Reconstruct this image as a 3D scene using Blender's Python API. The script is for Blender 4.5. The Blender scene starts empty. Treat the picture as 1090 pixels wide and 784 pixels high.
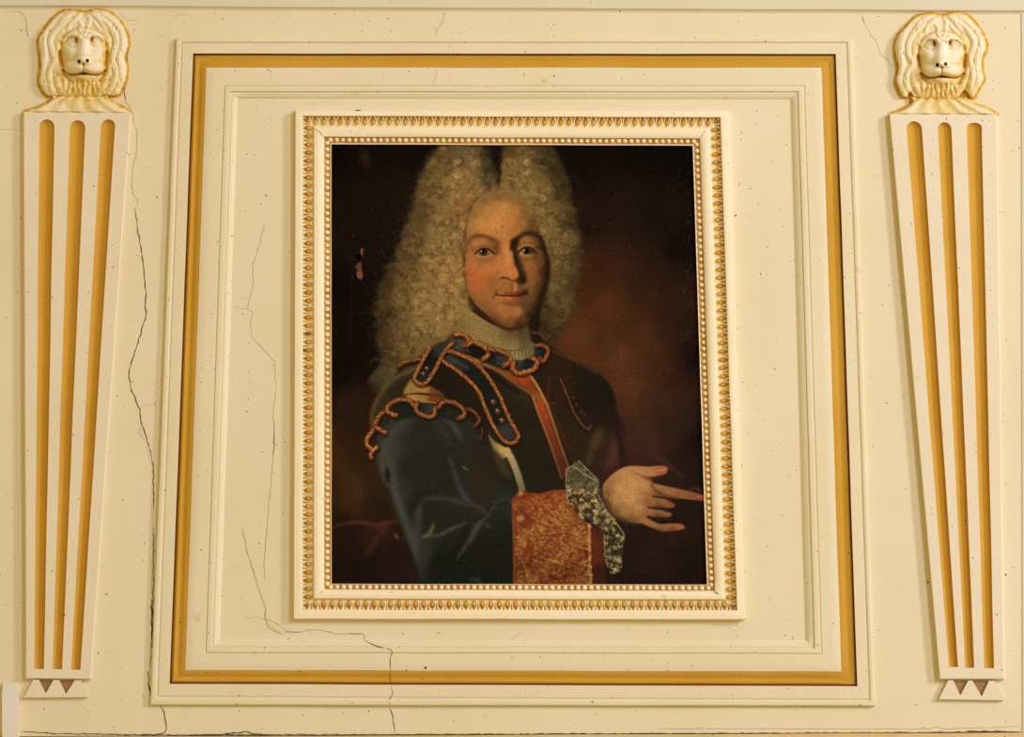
# ---------------------------------------------------------------- the painted portrait (a numpy oil painter)
import numpy as np
def paint_portrait(S=1.75):
    """returns colours (H,W,3) 0..255; x0,y0 origin; used as the pigment of the canvas"""
    X0, Y0, X1, Y1 = 351.0, 152.0, 755.0, 624.0
    W, H = int((X1-X0)*S), int((Y1-Y0)*S)
    rng = np.random.default_rng(7)
    gx = X0 + (np.arange(W)+.5)/S
    gy = Y0 + (np.arange(H)+.5)/S
    XX, YY = np.meshgrid(gx, gy)
    XX = XX.astype(np.float32); YY = YY.astype(np.float32)

    def vnoise(cell, seed, aspect=1.0):
        r = np.random.default_rng(seed)
        nx, ny = int((X1-X0)/cell)+3, int((Y1-Y0)/(cell*aspect))+3
        g = r.random((ny, nx)).astype(np.float32)
        u = (XX-X0)/cell; v = (YY-Y0)/(cell*aspect)
        i = u.astype(int); j = v.astype(int); fu = u-i; fv = v-j
        fu = fu*fu*(3-2*fu); fv = fv*fv*(3-2*fv)
        return (g[j, i]*(1-fu)+g[j, i+1]*fu)*(1-fv)+(g[j+1, i]*(1-fu)+g[j+1, i+1]*fu)*fv
    def fbm(cell, seed, o=4):
        s = 0; a = 1; t = 0
        for k in range(o):
            s = s+a*vnoise(cell/2**k, seed+k); t += a; a *= .55
        return s/t

    def box(xs, ys, m):
        a = max(0, int((min(xs)-m-X0)*S)); b = min(W, int((max(xs)+m-X0)*S)+2)
        c = max(0, int((min(ys)-m-Y0)*S)); d = min(H, int((max(ys)+m-Y0)*S)+2)
        return c, d, a, b
    def spline(p, n=8, closed=False):
        p = np.array(p, float); out = []
        N = len(p)
        rngk = range(N) if closed else range(N-1)
        for k in rngk:
            if closed: a, b, c, d = p[(k-1) % N], p[k], p[(k+1) % N], p[(k+2) % N]
            else: a, b, c, d = p[max(k-1, 0)], p[k], p[k+1], p[min(k+2, N-1)]
            for t in np.arange(n)/n:
                out.append(.5*((2*b)+(-a+c)*t+(2*a-5*b+4*c-d)*t*t+(-a+3*b-3*c+d)*t**3))
        if not closed: out.append(p[-1])
        return np.array(out)
    def segdist(P, closed, sl):
        x = XX[sl]; y = YY[sl]
        best = np.full(x.shape, 1e9, np.float32); tt = np.zeros_like(best)
        L = 0; n = len(P); last = n if closed else n-1
        for k in range(last):
            ax, ay = P[k]; bx, by = P[(k+1) % n]
            dx, dy = bx-ax, by-ay; l2 = dx*dx+dy*dy+1e-9
            t = np.clip(((x-ax)*dx+(y-ay)*dy)/l2, 0, 1)
            d = (x-ax-t*dx)**2+(y-ay-t*dy)**2
            m = d < best
            best[m] = d[m]; ln = l2**.5
            tt[m] = (L+t*ln)[m]; L += ln
        return np.sqrt(best), tt, L
    def inside(P, sl):
        x = XX[sl]; y = YY[sl]; r = np.zeros(x.shape, bool); n = len(P)
        for k in range(n):
            ax, ay = P[k]; bx, by = P[(k+1) % n]
            if ay == by: continue
            c = ((ay > y) != (by > y)) & (x < (bx-ax)*(y-ay)/(by-ay)+ax)
            r ^= c
        return r
    def polymask(pts, soft=.6, smooth=True, wob=0, wseed=1, wcell=6):
        P = spline(pts, 5, True) if smooth else np.array(pts, float)
        m = soft*2+wob+1
        c, d, a, b = box(P[:, 0], P[:, 1], m); sl = (slice(c, d), slice(a, b))
        dist, _, _ = segdist(P, True, sl); ins = inside(P, sl)
        sd = np.where(ins, -dist, dist)
        if wob: sd = sd+(fbm(wcell, wseed, 3)[sl]-.5)*2*wob
        k = np.clip(.5-sd/(2*soft), 0, 1)
        return k*k*(3-2*k), sl
    IMG = np.zeros((H, W, 3), np.float32)
    def field(cp, p=2.0, e=20., sl=(slice(0, H), slice(0, W))):
        x = XX[sl]; y = YY[sl]; num = np.zeros(x.shape+(3,), np.float32); den = np.zeros(x.shape, np.float32)
        for q in cp:
            w = 1/((x-q[0])**2+(y-q[1])**2+e)**p
            num += w[..., None]*np.array(q[2:5], np.float32); den += w
        return num/den[..., None]
    def blend(sl, m, col, alpha=1.):
        col = np.asarray(col, np.float32)
        IMG[sl] = IMG[sl]*(1-(m*alpha)[..., None])+col*(m*alpha)[..., None]
    def fill(pts, col, soft=.6, alpha=1., smooth=True, **kw):
        m, sl = polymask(pts, soft, smooth, **kw)
        if isinstance(col, list): col = field(col, sl=sl)
        blend(sl, m, col, alpha)
    def stroke(pts, w, col, soft=.8, alpha=1., w2=None, col2=None, n=6):
        P = spline(pts, n) if len(pts) > 2 else np.array(pts, float)
        ww = max(w, w2 or 0)
        c, d, a, b = box(P[:, 0], P[:, 1], ww+soft+1); sl = (slice(c, d), slice(a, b))
        if d <= c or b <= a: return
        dist, t, L = segdist(P, False, sl); f = (t/L)
        r = w/2+(0 if w2 is None else (w2-w)/2*f)
        k = np.clip((r-dist)/(2*soft)+.5, 0, 1); k = k*k*(3-2*k)
        cc = np.array(col, np.float32)
        if col2 is not None: cc = cc*(1-f[..., None])+np.array(col2, np.float32)*f[..., None]
        blend(sl, k, cc, alpha)
    def fold(pts, w, col, soft=2., alpha=.6, col2=None):
        P = spline(pts, 8) if len(pts) > 2 else np.array(pts, float)
        c, d, a, b = box(P[:, 0], P[:, 1], w+soft+1); sl = (slice(c, d), slice(a, b))
        if d <= c or b <= a: return
        dist, t, L = segdist(P, False, sl); f = t/L
        tp = np.sqrt(np.clip(np.sin(np.pi*np.clip(f*.94+.03, 0, 1)), 0, 1))
        r = w/2*(.25+.75*tp)
        k = np.exp(-(dist/(r+soft*.45))**2*1.1)*tp**.7
        cc = np.array(col, np.float32)
        blend(sl, k, cc, alpha)
    def blob(x, y, rx, ry, col, alpha=1., hard=1.5, ang=0):
        c, d, a, b = box([x-rx*2, x+rx*2], [y-ry*2, y+ry*2], 1 if rx < 40 else 0); sl = (slice(c, d), slice(a, b))
        if d <= c or b <= a: return
        ca, sa = np.cos(ang), np.sin(ang)
        u = ((XX[sl]-x)*ca+(YY[sl]-y)*sa)/rx; v = (-(XX[sl]-x)*sa+(YY[sl]-y)*ca)/ry
        blend(sl, np.exp(-(u*u+v*v)**hard), col, alpha)
    def curl(x, y, r, a0, da, w, col, alpha):
        t = np.linspace(0, 1, 7); rr = r*(1-.35*t); ang = a0+da*t
        P = np.stack([x+rr*np.cos(ang), y+rr*np.sin(ang)*.9], 1)
        c, d, a, b = box(P[:, 0], P[:, 1], w+1); sl = (slice(c, d), slice(a, b))
        if d <= c+1 or b <= a+1: return
        dist, t, L = segdist(P, False, sl)
        blend(sl, np.clip((w/2-dist)/.9+.5, 0, 1), col, alpha)

    # ---- ground
    IMG[:] = field([
        (355, 155, 12, 7, 3), (400, 160, 16, 10, 5), (440, 160, 15, 9, 4), (355, 300, 14, 8, 4), (380, 350, 18, 11, 6), (400, 220, 25, 16, 9),
        (380, 260, 24, 15, 8), (420, 200, 26, 17, 9), (360, 400, 15, 9, 5), (375, 430, 36, 22, 12), (365, 480, 48, 28, 12), (395, 500, 46, 29, 15), (375, 530, 50, 32, 16),
        (360, 560, 30, 18, 10), (400, 540, 40, 26, 15), (380, 600, 28, 17, 11), (430, 600, 32, 20, 14),
        (620, 170, 15, 9, 5), (680, 165, 12, 8, 4), (730, 165, 9, 6, 4), (660, 220, 28, 17, 9), (620, 230, 30, 18, 10), (700, 230, 24, 15, 8), (733, 260, 17, 9, 6),
        (640, 290, 55, 29, 13), (625, 300, 62, 32, 13), (680, 300, 42, 24, 12), (640, 330, 76, 40, 18), (620, 360, 80, 44, 20), (680, 350, 64, 35, 17), (660, 380, 78, 43, 21), (700, 390, 60, 34, 18),
        (720, 350, 40, 22, 12), (740, 380, 22, 12, 8), (690, 430, 62, 37, 21), (670, 410, 80, 45, 23), (720, 450, 44, 27, 18), (745, 470, 22, 13, 9), (700, 470, 54, 33, 22),
        (740, 510, 30, 19, 13), (720, 500, 38, 24, 17), (725, 545, 36, 23, 16), (700, 590, 38, 24, 18), (660, 600, 34, 22, 17), (740, 600, 27, 16, 12), (690, 620, 30, 19, 14)], 1.6, 150)
    nz = fbm(26, 50, 4)
    IMG *= (.82+.36*nz)[..., None]
    fold([(386, 160), (389, 170), (392, 178)], 9, (62, 38, 20), 5, .5)
    # landscape blur, left under the wig
    fold([(352, 470), (366, 500), (372, 530), (385, 548)], 18, (68, 40, 16), 9, .4)
    fold([(378, 505), (384, 530)], 10, (64, 50, 28), 5, .45)
    fold([(400, 420), (380, 430), (356, 440)], 22, (44, 27, 14), 10, .5)

    # ---- wig
    wigL = [(520, 150), (478, 150), (461, 166), (449, 182), (443, 203), (437, 224), (431, 245), (425, 264), (416, 285), (405, 300), (401, 320), (399, 340), (401, 358), (406, 378), (411, 396),
            (421, 395), (440, 384), (460, 370), (480, 358), (498, 345), (503, 330), (497, 300), (494, 270), (497, 240), (508, 215), (530, 202), (529, 185), (524, 165)]
    wigR = [(536, 150), (580, 150), (592, 162), (602, 182), (607, 205), (612, 230), (617, 258), (617, 285), (614, 310), (607, 335), (598, 356), (586, 372), (572, 366), (566, 350),
            (566, 330), (572, 300), (574, 260), (568, 230), (556, 212), (540, 203), (532, 202), (533, 180)]
    cL = [(485, 160, 92, 76, 46), (500, 175, 112, 90, 53), (470, 175, 92, 74, 42), (485, 195, 128, 102, 58), (505, 200, 126, 98, 56), (455, 200, 92, 74, 42), (445, 225, 74, 58, 32), (470, 225, 118, 94, 54), (495, 228, 122, 92, 50),
          (520, 195, 98, 80, 44), (522, 165, 44, 36, 20), (526, 185, 50, 42, 24), (440, 250, 84, 66, 37), (465, 255, 122, 99, 58), (488, 260, 128, 102, 58), (430, 280, 76, 60, 34), (455, 285, 118, 94, 54), (480, 290, 136, 108, 60), (490, 320, 128, 102, 57),
          (410, 305, 52, 40, 22), (425, 310, 98, 78, 44), (450, 310, 124, 100, 58), (470, 320, 136, 110, 64), (408, 340, 52, 40, 22), (425, 345, 90, 72, 40), (450, 340, 124, 102, 60), (475, 345, 126, 102, 58), (410, 370, 62, 48, 27), (430, 372, 92, 75, 42), (450, 362, 108, 88, 50), (412, 392, 62, 50, 28), (490, 350, 100, 80, 46)]
    cR = [(540, 160, 80, 66, 38), (545, 178, 124, 102, 62), (560, 170, 108, 90, 54), (580, 165, 60, 48, 28), (595, 180, 56, 44, 25), (560, 195, 128, 106, 63), (580, 200, 112, 92, 54), (600, 205, 60, 48, 27), (570, 220, 126, 104, 62),
          (592, 225, 104, 86, 51), (608, 235, 60, 49, 28), (582, 245, 122, 101, 60), (600, 260, 104, 88, 54), (613, 270, 70, 58, 34), (585, 275, 106, 88, 52), (600, 290, 94, 79, 47), (612, 300, 64, 52, 30), (588, 305, 94, 78, 46), (602, 320, 84, 69, 40),
          (580, 330, 70, 56, 30), (594, 340, 78, 63, 36), (577, 350, 52, 40, 22), (585, 362, 58, 46, 26), (600, 352, 60, 46, 26)]
    mL, sL = polymask(wigL, 5, True, wob=4, wseed=21, wcell=9); blend(sL, mL, field(cL, 2.2, 60, sL), 1)
    mR, sR = polymask(wigR, 4, True, wob=3, wseed=31, wcell=8); blend(sR, mR, field(cR, 2.2, 60, sR), 1)
    fullL = np.zeros((H, W), np.float32); fullL[sL] = mL; fullR = np.zeros((H, W), np.float32); fullR[sR] = mR
    both = np.maximum(fullL, fullR)
    IMG *= 1+(np.array([1.04, .985, .95], np.float32)-1)*fullL[..., None]*.9
    # hanging lock at the left
    fill([(418, 390), (405, 390), (396, 397), (391, 408), (400, 418), (410, 412), (422, 400)], [(400, 405, 74, 60, 36), (412, 398, 84, 70, 42), (394, 410, 44, 34, 20)], 2.5, .8, wob=2)
    stroke([(394, 386), (399, 381), (406, 384), (404, 390)], 2, (60, 48, 28), 1.2, .6)
    # the dark parting
    fill([(517, 150), (523, 165), (527, 185), (530, 199), (532, 185), (534, 165), (534, 150)], (22, 15, 8), 3, .95)
    stroke([(512, 168), (520, 185), (524, 200)], 8, (62, 52, 30), 4, .5)
    # curl groups: soft dark hollows between lighter rolls, then fine hair strokes
    for k in range(620):
        x = rng.uniform(398, 620); y = rng.uniform(152, 400)
        i, j = int((y-Y0)*S), int((x-X0)*S)
        if i >= H or j >= W or both[i, j] < .45: continue
        r = rng.uniform(3.5, 7); base = IMG[i, j].copy()
        blob(x, y, r*.95, r*.85, base*1.13+2, .3, 1.4)
        a0 = rng.uniform(0, 6.3)
        curl(x, y, r*1.15, a0, 2.6, 2.4, base*.6, .36)
        curl(x, y, r*.4, a0+2, 3, 1.6, base*.62, .34)
        for q in range(5):
            curl(x+rng.normal(0, .5), y+rng.normal(0, .5), r*(.35+.16*q), a0+3+rng.normal(0, .4), rng.uniform(1.6, 3.2), .85, base*1.32+4, rng.uniform(.22, .55))
    for k in range(2600):
        x = rng.uniform(392, 622); y = rng.uniform(152, 402)
        i, j = int((y-Y0)*S), int((x-X0)*S)
        if i >= H or j >= W: continue
        if both[i, j] < rng.uniform(.15, .75): continue
        base = IMG[i, j].copy(); lite = rng.random() < .62
        s = 1.42 if lite else .62
        curl(x, y, rng.uniform(2, 6.5), rng.uniform(0, 6.3), rng.uniform(1.2, 3.4)*(1 if rng.random() < .5 else -1), rng.uniform(.5, 1.0), base*s+(4 if lite else 0), rng.uniform(.12, .36))
    # stray hair outside the silhouette
    for k in range(520):
        q = wigL[rng.integers(2, 15)] if rng.random() < .7 else wigR[rng.integers(1, 12)]
        x = q[0]+rng.normal(0, 7); y = q[1]+rng.normal(0, 10)
        curl(x, y, rng.uniform(3, 7), rng.uniform(0, 6.3), rng.uniform(1, 2.6), .6, (96, 78, 46), rng.uniform(.08, .3))

    # ---- coat, body
    fill([(404, 470), (398, 448), (402, 425), (415, 406), (436, 388), (470, 372), (500, 362), (560, 366), (585, 368), (604, 380), (624, 388), (643, 402), (654, 420), (660, 444), (676, 462), (700, 482), (722, 500), (745, 520), (752, 560), (700, 560), (648, 560), (640, 640), (452, 640), (438, 590), (420, 540), (408, 505)],
         [(430, 410, 50, 42, 24), (470, 410, 32, 23, 13), (500, 430, 34, 26, 16), (450, 470, 36, 34, 24), (540, 420, 38, 30, 18), (570, 480, 36, 29, 18), (600, 400, 42, 26, 15), (625, 400, 30, 24, 15), (640, 420, 27, 21, 13), (650, 450, 34, 23, 15),
          (620, 470, 40, 30, 18), (640, 480, 46, 30, 21), (670, 475, 58, 32, 24), (680, 490, 52, 30, 24), (715, 505, 40, 25, 18), (735, 530, 32, 21, 15), (700, 545, 32, 20, 14), (665, 575, 34, 22, 15), (700, 600, 34, 22, 16), (650, 505, 50, 28, 24), (560, 510, 34, 28, 17), (590, 505, 36, 28, 17), (520, 500, 44, 36, 22)], 2.2, 1)
    # brown edge of the far shoulder
    stroke([(590, 374), (612, 384), (634, 396)], 3, (92, 60, 28), 2.5, .5)
    # far sleeve folds
    fold([(655, 500), (654, 478), (650, 460)], 10, (66, 42, 30), 5, 0.63)
    fold([(662, 442), (676, 460), (690, 476), (700, 486)], 12, (58, 34, 24), 6, 0.69)
    fold([(644, 500), (652, 486), (654, 470)], 7, (84, 54, 40), 4, 0.52)
    fold([(630, 480), (636, 466), (642, 455)], 9, (84, 66, 34), 5, 0.57)
    fold([(625, 495), (629, 482)], 6, (78, 60, 32), 4, 0.52)
    fold([(664, 500), (662, 480), (658, 460)], 6, (30, 18, 14), 3, 0.69)
    fold([(694, 482), (710, 493), (728, 508)], 4, (64, 42, 28), 3, 0.57)
    # breast: soft lights
    fold([(535, 400), (552, 414), (562, 430)], 10, (56, 46, 28), 5, 0.57)
    fold([(484, 390), (500, 402), (515, 420)], 9, (66, 34, 17), 5, 0.63)
    fold([(592, 400), (598, 440), (612, 480), (620, 500)], 10, (48, 30, 18), 5, 0.57)

    # ---- near sleeve in blue velvet
    sleeve = [(404, 492), (406, 474), (414, 456), (428, 444), (448, 438), (480, 438), (500, 446), (515, 470), (530, 500), (546, 524), (546, 640), (456, 640), (442, 600), (428, 560), (414, 515)]
    fill(sleeve, [(410, 480, 54, 62, 56), (425, 455, 44, 50, 44), (450, 460, 36, 38, 28), (480, 460, 36, 40, 30), (440, 500, 34, 37, 28), (470, 490, 34, 36, 27), (500, 480, 38, 36, 26), (520, 500, 44, 36, 24), (420, 520, 46, 52, 46), (450, 540, 30, 33, 25), (480, 530, 36, 37, 27),
                  (510, 540, 38, 36, 26), (535, 545, 34, 42, 34), (500, 580, 24, 26, 20), (530, 590, 28, 25, 18), (470, 600, 22, 25, 19), (445, 590, 46, 54, 48), (520, 610, 22, 24, 18), (480, 560, 32, 36, 28), (540, 560, 26, 32, 26)], 1.5, 1, wob=1, wseed=9)
    hi = (70, 84, 80)
    fold([(436, 446), (424, 452), (412, 468), (408, 486), (412, 505)], 11, (66, 78, 72), 5, 0.71)
    fold([(412, 482), (418, 500), (420, 520), (428, 545), (436, 568), (443, 592)], 8, (66, 80, 76), 3.2, 0.86)
    fold([(406, 488), (408, 506), (414, 518)], 4, (70, 82, 76), 2, 0.57)
    fold([(412, 498), (413, 512)], 4, (20, 20, 14), 1.6, 0.92)
    fold([(428, 560), (440, 592), (450, 615)], 3, (44, 52, 46), 2, 0.69)
    fold([(443, 590), (443, 570), (446, 545), (452, 531)], 8, (64, 76, 74), 3, 0.69)
    fold([(446, 542), (445, 548)], 5, (54, 64, 76), 3, 0.80)
    fold([(452, 531), (470, 530), (486, 533), (500, 539)], 4, (60, 70, 66), 2, 0.80)
    fold([(476, 483), (483, 500), (488, 515), (494, 528), (502, 535)], 4, (58, 66, 68), 2, 0.86)
    fold([(490, 520), (496, 530), (501, 534)], 6, (60, 70, 84), 2.6, 0.80)
    fold([(448, 572), (455, 570), (468, 569), (482, 562), (498, 555)], 3.4, (68, 76, 66), 1.5, 0.86)
    fold([(494, 584), (502, 572), (510, 556), (520, 542), (534, 532)], 6, (66, 80, 76), 2.2, 0.92)
    fold([(486, 595), (492, 586), (497, 580)], 3, (60, 70, 64), 1.4, 0.69)
    fold([(530, 534), (545, 533), (546, 548)], 9, (44, 60, 56), 4, 0.69)
    fold([(520, 538), (540, 534)], 3, (28, 34, 28), 1.5, 0.69)
    fold([(505, 555), (514, 548), (524, 536)], 4, (16, 16, 12), 2, 0.69)
    fold([(516, 557), (522, 561)], 3, (64, 76, 72), 1.4, 0.69)
    fold([(500, 616), (508, 617), (514, 622)], 4, (52, 64, 62), 2, 0.69)
    fold([(462, 556), (458, 566), (450, 572)], 3.4, (116, 92, 56), 1.4, 0.69)
    fold([(500, 536), (512, 541), (518, 548)], 3, (90, 80, 52), 1.2, 0.46)
    fold([(461, 446), (470, 458), (480, 470)], 6, (50, 58, 50), 3, 0.63)
    fold([(467, 443), (480, 450), (492, 468)], 6, (66, 78, 74), 2.2, 0.75)
    fold([(472, 440), (486, 439)], 2.4, (84, 92, 84), 1.2, 0.69)
    fold([(470, 500), (474, 520), (472, 540)], 9, (40, 30, 20), 5, 0.46)
    fold([(500, 495), (515, 515), (520, 535)], 14, (48, 34, 22), 7, 0.57)
    fold([(510, 470), (530, 500), (545, 520)], 12, (38, 30, 18), 6, 0.69)
    fold([(492, 496), (498, 500)], 2, (110, 108, 84), 1, 0.69)

    # armour at the near shoulder
    stroke([(397, 458), (396, 442), (402, 424), (414, 408), (430, 397), (448, 390)], 5, (92, 74, 42), 2.4, .7)
    fill([(412, 420), (420, 408), (434, 402), (440, 412), (430, 422), (418, 428)], (40, 32, 18), 4, .8)
    fill([(430, 420), (434, 408), (440, 404), (448, 410), (458, 411), (470, 418), (470, 421), (448, 418)], [(436, 412, 150, 112, 58), (450, 414, 168, 120, 60), (464, 417, 100, 60, 30)], 2, .95)
    fill([(432, 420), (450, 420), (468, 422), (466, 428), (448, 427), (440, 426)], [(440, 422, 170, 124, 64), (450, 424, 156, 108, 54), (460, 425, 116, 58, 28)], 1.2, .95)
    stroke([(431, 420), (445, 418.6), (460, 420), (474, 423)], 1.5, (40, 22, 10), .8, .8)
    stroke([(460, 420), (470, 423), (474, 426)], 5, (100, 48, 24), 2.4, .7)
    stroke([(448, 427.5), (457, 427.8), (464, 429)], 1.2, (176, 136, 84), .7, .8)

    # ---- cravat
    crav = [(492, 328), (503, 332), (515, 340), (530, 348), (543, 352), (556, 349), (563, 342), (563, 360), (569, 367), (567, 382), (556, 386), (545, 384), (535, 377), (520, 370), (505, 363), (492, 357), (484, 352), (488, 342)]
    fill(crav, [(492, 345, 118, 94, 54), (500, 340, 140, 112, 64), (510, 352, 142, 116, 66), (525, 352, 128, 104, 58), (520, 362, 140, 114, 66), (540, 358, 104, 84, 46), (545, 368, 128, 106, 62), (530, 368, 140, 114, 68), (558, 355, 82, 68, 38), (560, 370, 96, 82, 50), (550, 380, 134, 114, 72), (565, 378, 90, 76, 46), (543, 353, 60, 42, 20), (555, 352, 58, 42, 22)], 1.0, 1)
    for k in range(9):
        o = k*3.3
        stroke([(494, 334+o*.75), (506, 339+o*.78), (520, 346+o*.75), (536, 351+o*.68), (552, 351+o*.62), (563, 347+o*.6)], 1.1, (92, 72, 38), .7, .55 if k % 2 else .32)
        stroke([(494, 335.6+o*.75), (508, 342+o*.78), (522, 348+o*.75), (538, 352.6+o*.68), (552, 352.6+o*.62)], 1.0, (164, 138, 84), .7, .35)
    stroke([(510, 362), (528, 370), (545, 373), (556, 371), (563, 364)], 1.6, (84, 68, 38), .8, .7)
    for k in range(12):
        x = 546+k*1.9
        stroke([(x, 374-.15*k), (x+1.2, 383-.35*k)], .9, (90, 76, 46) if k % 2 else (160, 140, 92), .5, .6)

    # ---- red and gold front
    stroke([(478, 372), (495, 378), (515, 387), (535, 398), (556, 413), (582, 431)], 2.2, (120, 86, 42), 1.2, .9)
    fill([(486, 375), (505, 381), (527, 390), (545, 396), (556, 398), (563, 412), (548, 408), (530, 396), (510, 387)], [(495, 378, 150, 116, 64), (510, 384, 130, 96, 50), (528, 392, 116, 74, 36), (548, 402, 140, 66, 30), (558, 408, 110, 52, 24)], 1.2, .9)
    fill([(548, 397), (562, 397), (571, 408), (583, 431), (568, 421), (556, 410)], [(553, 400, 158, 58, 26), (560, 404, 150, 60, 26), (565, 412, 118, 56, 24), (576, 424, 132, 76, 34)], 1, 1)
    stroke([(563, 398), (571, 409), (577, 420), (583, 431)], 3, (168, 118, 52), 1, .9, 2.2)
    stroke([(561, 398), (568, 409), (574, 419)], .9, (60, 34, 14), .5, .8)
    fill([(567, 422), (582, 432), (590, 453), (605, 494), (603, 508), (597, 508), (590, 488), (578, 455)], [(574, 430, 156, 62, 28), (579, 440, 140, 60, 28), (585, 455, 118, 52, 25), (592, 475, 98, 46, 24), (600, 495, 76, 38, 22), (588, 470, 104, 50, 26)], 1, 1, smooth=False)
    stroke([(566.5, 421), (573, 440), (583, 465), (598, 509)], 1.8, (150, 112, 56), .7, .9, 1.2, (112, 76, 40))
    stroke([(583, 432), (590, 452), (597, 474), (605, 496)], 2.2, (158, 112, 54), .8, .9, 1.6, (118, 78, 42))
    stroke([(580, 432), (588, 455), (600, 490)], .8, (66, 32, 16), .5, .8)
    stroke([(582, 428), (586, 429), (592, 429)], 1, (110, 56, 30), .6, .6)
    stroke([(585, 400), (584, 425), (596, 455), (606, 480)], 3, (74, 38, 20), 1.6, .6)
    # dark lapel under the collar edge
    stroke([(495, 383), (512, 392), (532, 404), (552, 418)], 4, (22, 16, 10), 2, .7)

    # ---- blue collar and straps
    blue = (38, 50, 50)
    fill([(455, 372), (470, 366), (484, 358), (497, 357), (503, 368), (500, 374), (478, 372), (470, 382), (463, 396), (452, 405), (444, 402), (450, 388)], [(490, 362, 62, 72, 66), (470, 370, 44, 54, 50), (458, 385, 22, 24, 20), (450, 400, 34, 40, 36)], 1.5, 1)
    fill([(500, 369), (505, 367), (514, 371), (516, 379), (508, 381), (500, 377)], (22, 22, 18), 1, 1)
    fill([(521, 375), (530, 376), (540, 380), (538, 388), (528, 387), (521, 381)], [(525, 379, 24, 26, 24), (532, 382, 50, 58, 56)], 1, 1)
    fill([(548, 383), (556, 383), (562, 381), (568, 386), (564, 392), (552, 393), (547, 390)], [(552, 386, 54, 66, 66), (560, 388, 26, 32, 34), (566, 386, 30, 36, 36)], .8, 1)
    fill([(569, 372), (575, 370), (580, 374), (578, 380), (571, 378)], [(571, 373, 48, 54, 50), (576, 376, 24, 28, 26)], .8, 1)
    fill([(566, 356), (573, 357), (577, 363), (572, 366), (567, 363)], (30, 26, 20), 1, 1)
    fill([(473, 383), (480, 376), (494, 381), (507, 390), (519, 404), (531, 424), (539, 444), (548, 462), (543, 468), (534, 462), (522, 440), (512, 417), (500, 402), (484, 390)], [(482, 382, 48, 56, 52), (492, 386, 36, 44, 40), (500, 394, 26, 32, 29), (515, 415, 24, 30, 28), (522, 430, 26, 32, 28), (540, 460, 50, 62, 62), (545, 466, 44, 52, 50), (530, 445, 28, 28, 22)], .8, 1)
    stroke([(477, 380), (488, 386), (498, 392)], 3, (62, 74, 68), 1.6, .6)

    # ---- shoulder chain blue backing
    fill([(420, 430), (436, 428), (442, 440), (456, 447), (466, 440), (482, 432), (492, 440), (505, 455), (508, 470), (480, 448), (430, 446), (412, 462), (402, 476), (404, 460), (416, 448)], [(430, 436, 24, 28, 22), (455, 446, 34, 38, 30), (480, 442, 30, 32, 24), (410, 452, 48, 56, 50), (500, 452, 38, 46, 42)], 2, .8)
    fill([(448, 430), (460, 430), (463, 436), (456, 440), (448, 437)], [(450, 432, 34, 38, 34), (458, 434, 52, 58, 54)], .8, 1)

    # ---- metal-thread cords
    def cord(pts, w=4.6, dim=1., seed=0, loose=0.):
        r = np.random.default_rng(int(abs(pts[0][0]*7+pts[0][1]*13)))
        P = spline(pts, 8)
        stroke([(x+.8, y+1.6) for x, y in pts], w+1.8, (14, 9, 5), 1.2, .6*dim)
        stroke(pts, w, (122*dim, 60*dim, 22*dim), .7, .97)
        seg = np.hypot(*(P[1:]-P[:-1]).T); L = np.concatenate([[0], np.cumsum(seg)])
        n = int(L[-1]/1.25)
        for k in range(n):
            s = (k+r.random()*.5)*1.25
            x = np.interp(s, L, P[:, 0]); y = np.interp(s, L, P[:, 1])
            x2 = np.interp(s+.6, L, P[:, 0]); y2 = np.interp(s+.6, L, P[:, 1])
            tx, ty = x2-x, y2-y; q = (tx*tx+ty*ty)**.5+1e-6; tx /= q; ty /= q
            nx, ny = -ty, tx
            if ny > 0: nx, ny = -nx, -ny
            o = r.normal(.25, .9)*w*.2
            c = np.array([216, 154, 92])*dim*r.uniform(.72, 1.12)
            cx, cy = x+nx*o, y+ny*o
            stroke([(cx-(nx-tx)*w*.16, cy-(ny-ty)*w*.16), (cx+(nx-tx)*w*.16, cy+(ny-ty)*w*.16)], .75, c, .45, r.uniform(.45, .95))
            if k % 2 == 0:
                ox, oy = x-nx*w*.36, y-ny*w*.36
                stroke([(ox, oy), (ox+tx, oy+ty)], .9, (60*dim, 24*dim, 10*dim), .5, .5)
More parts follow.
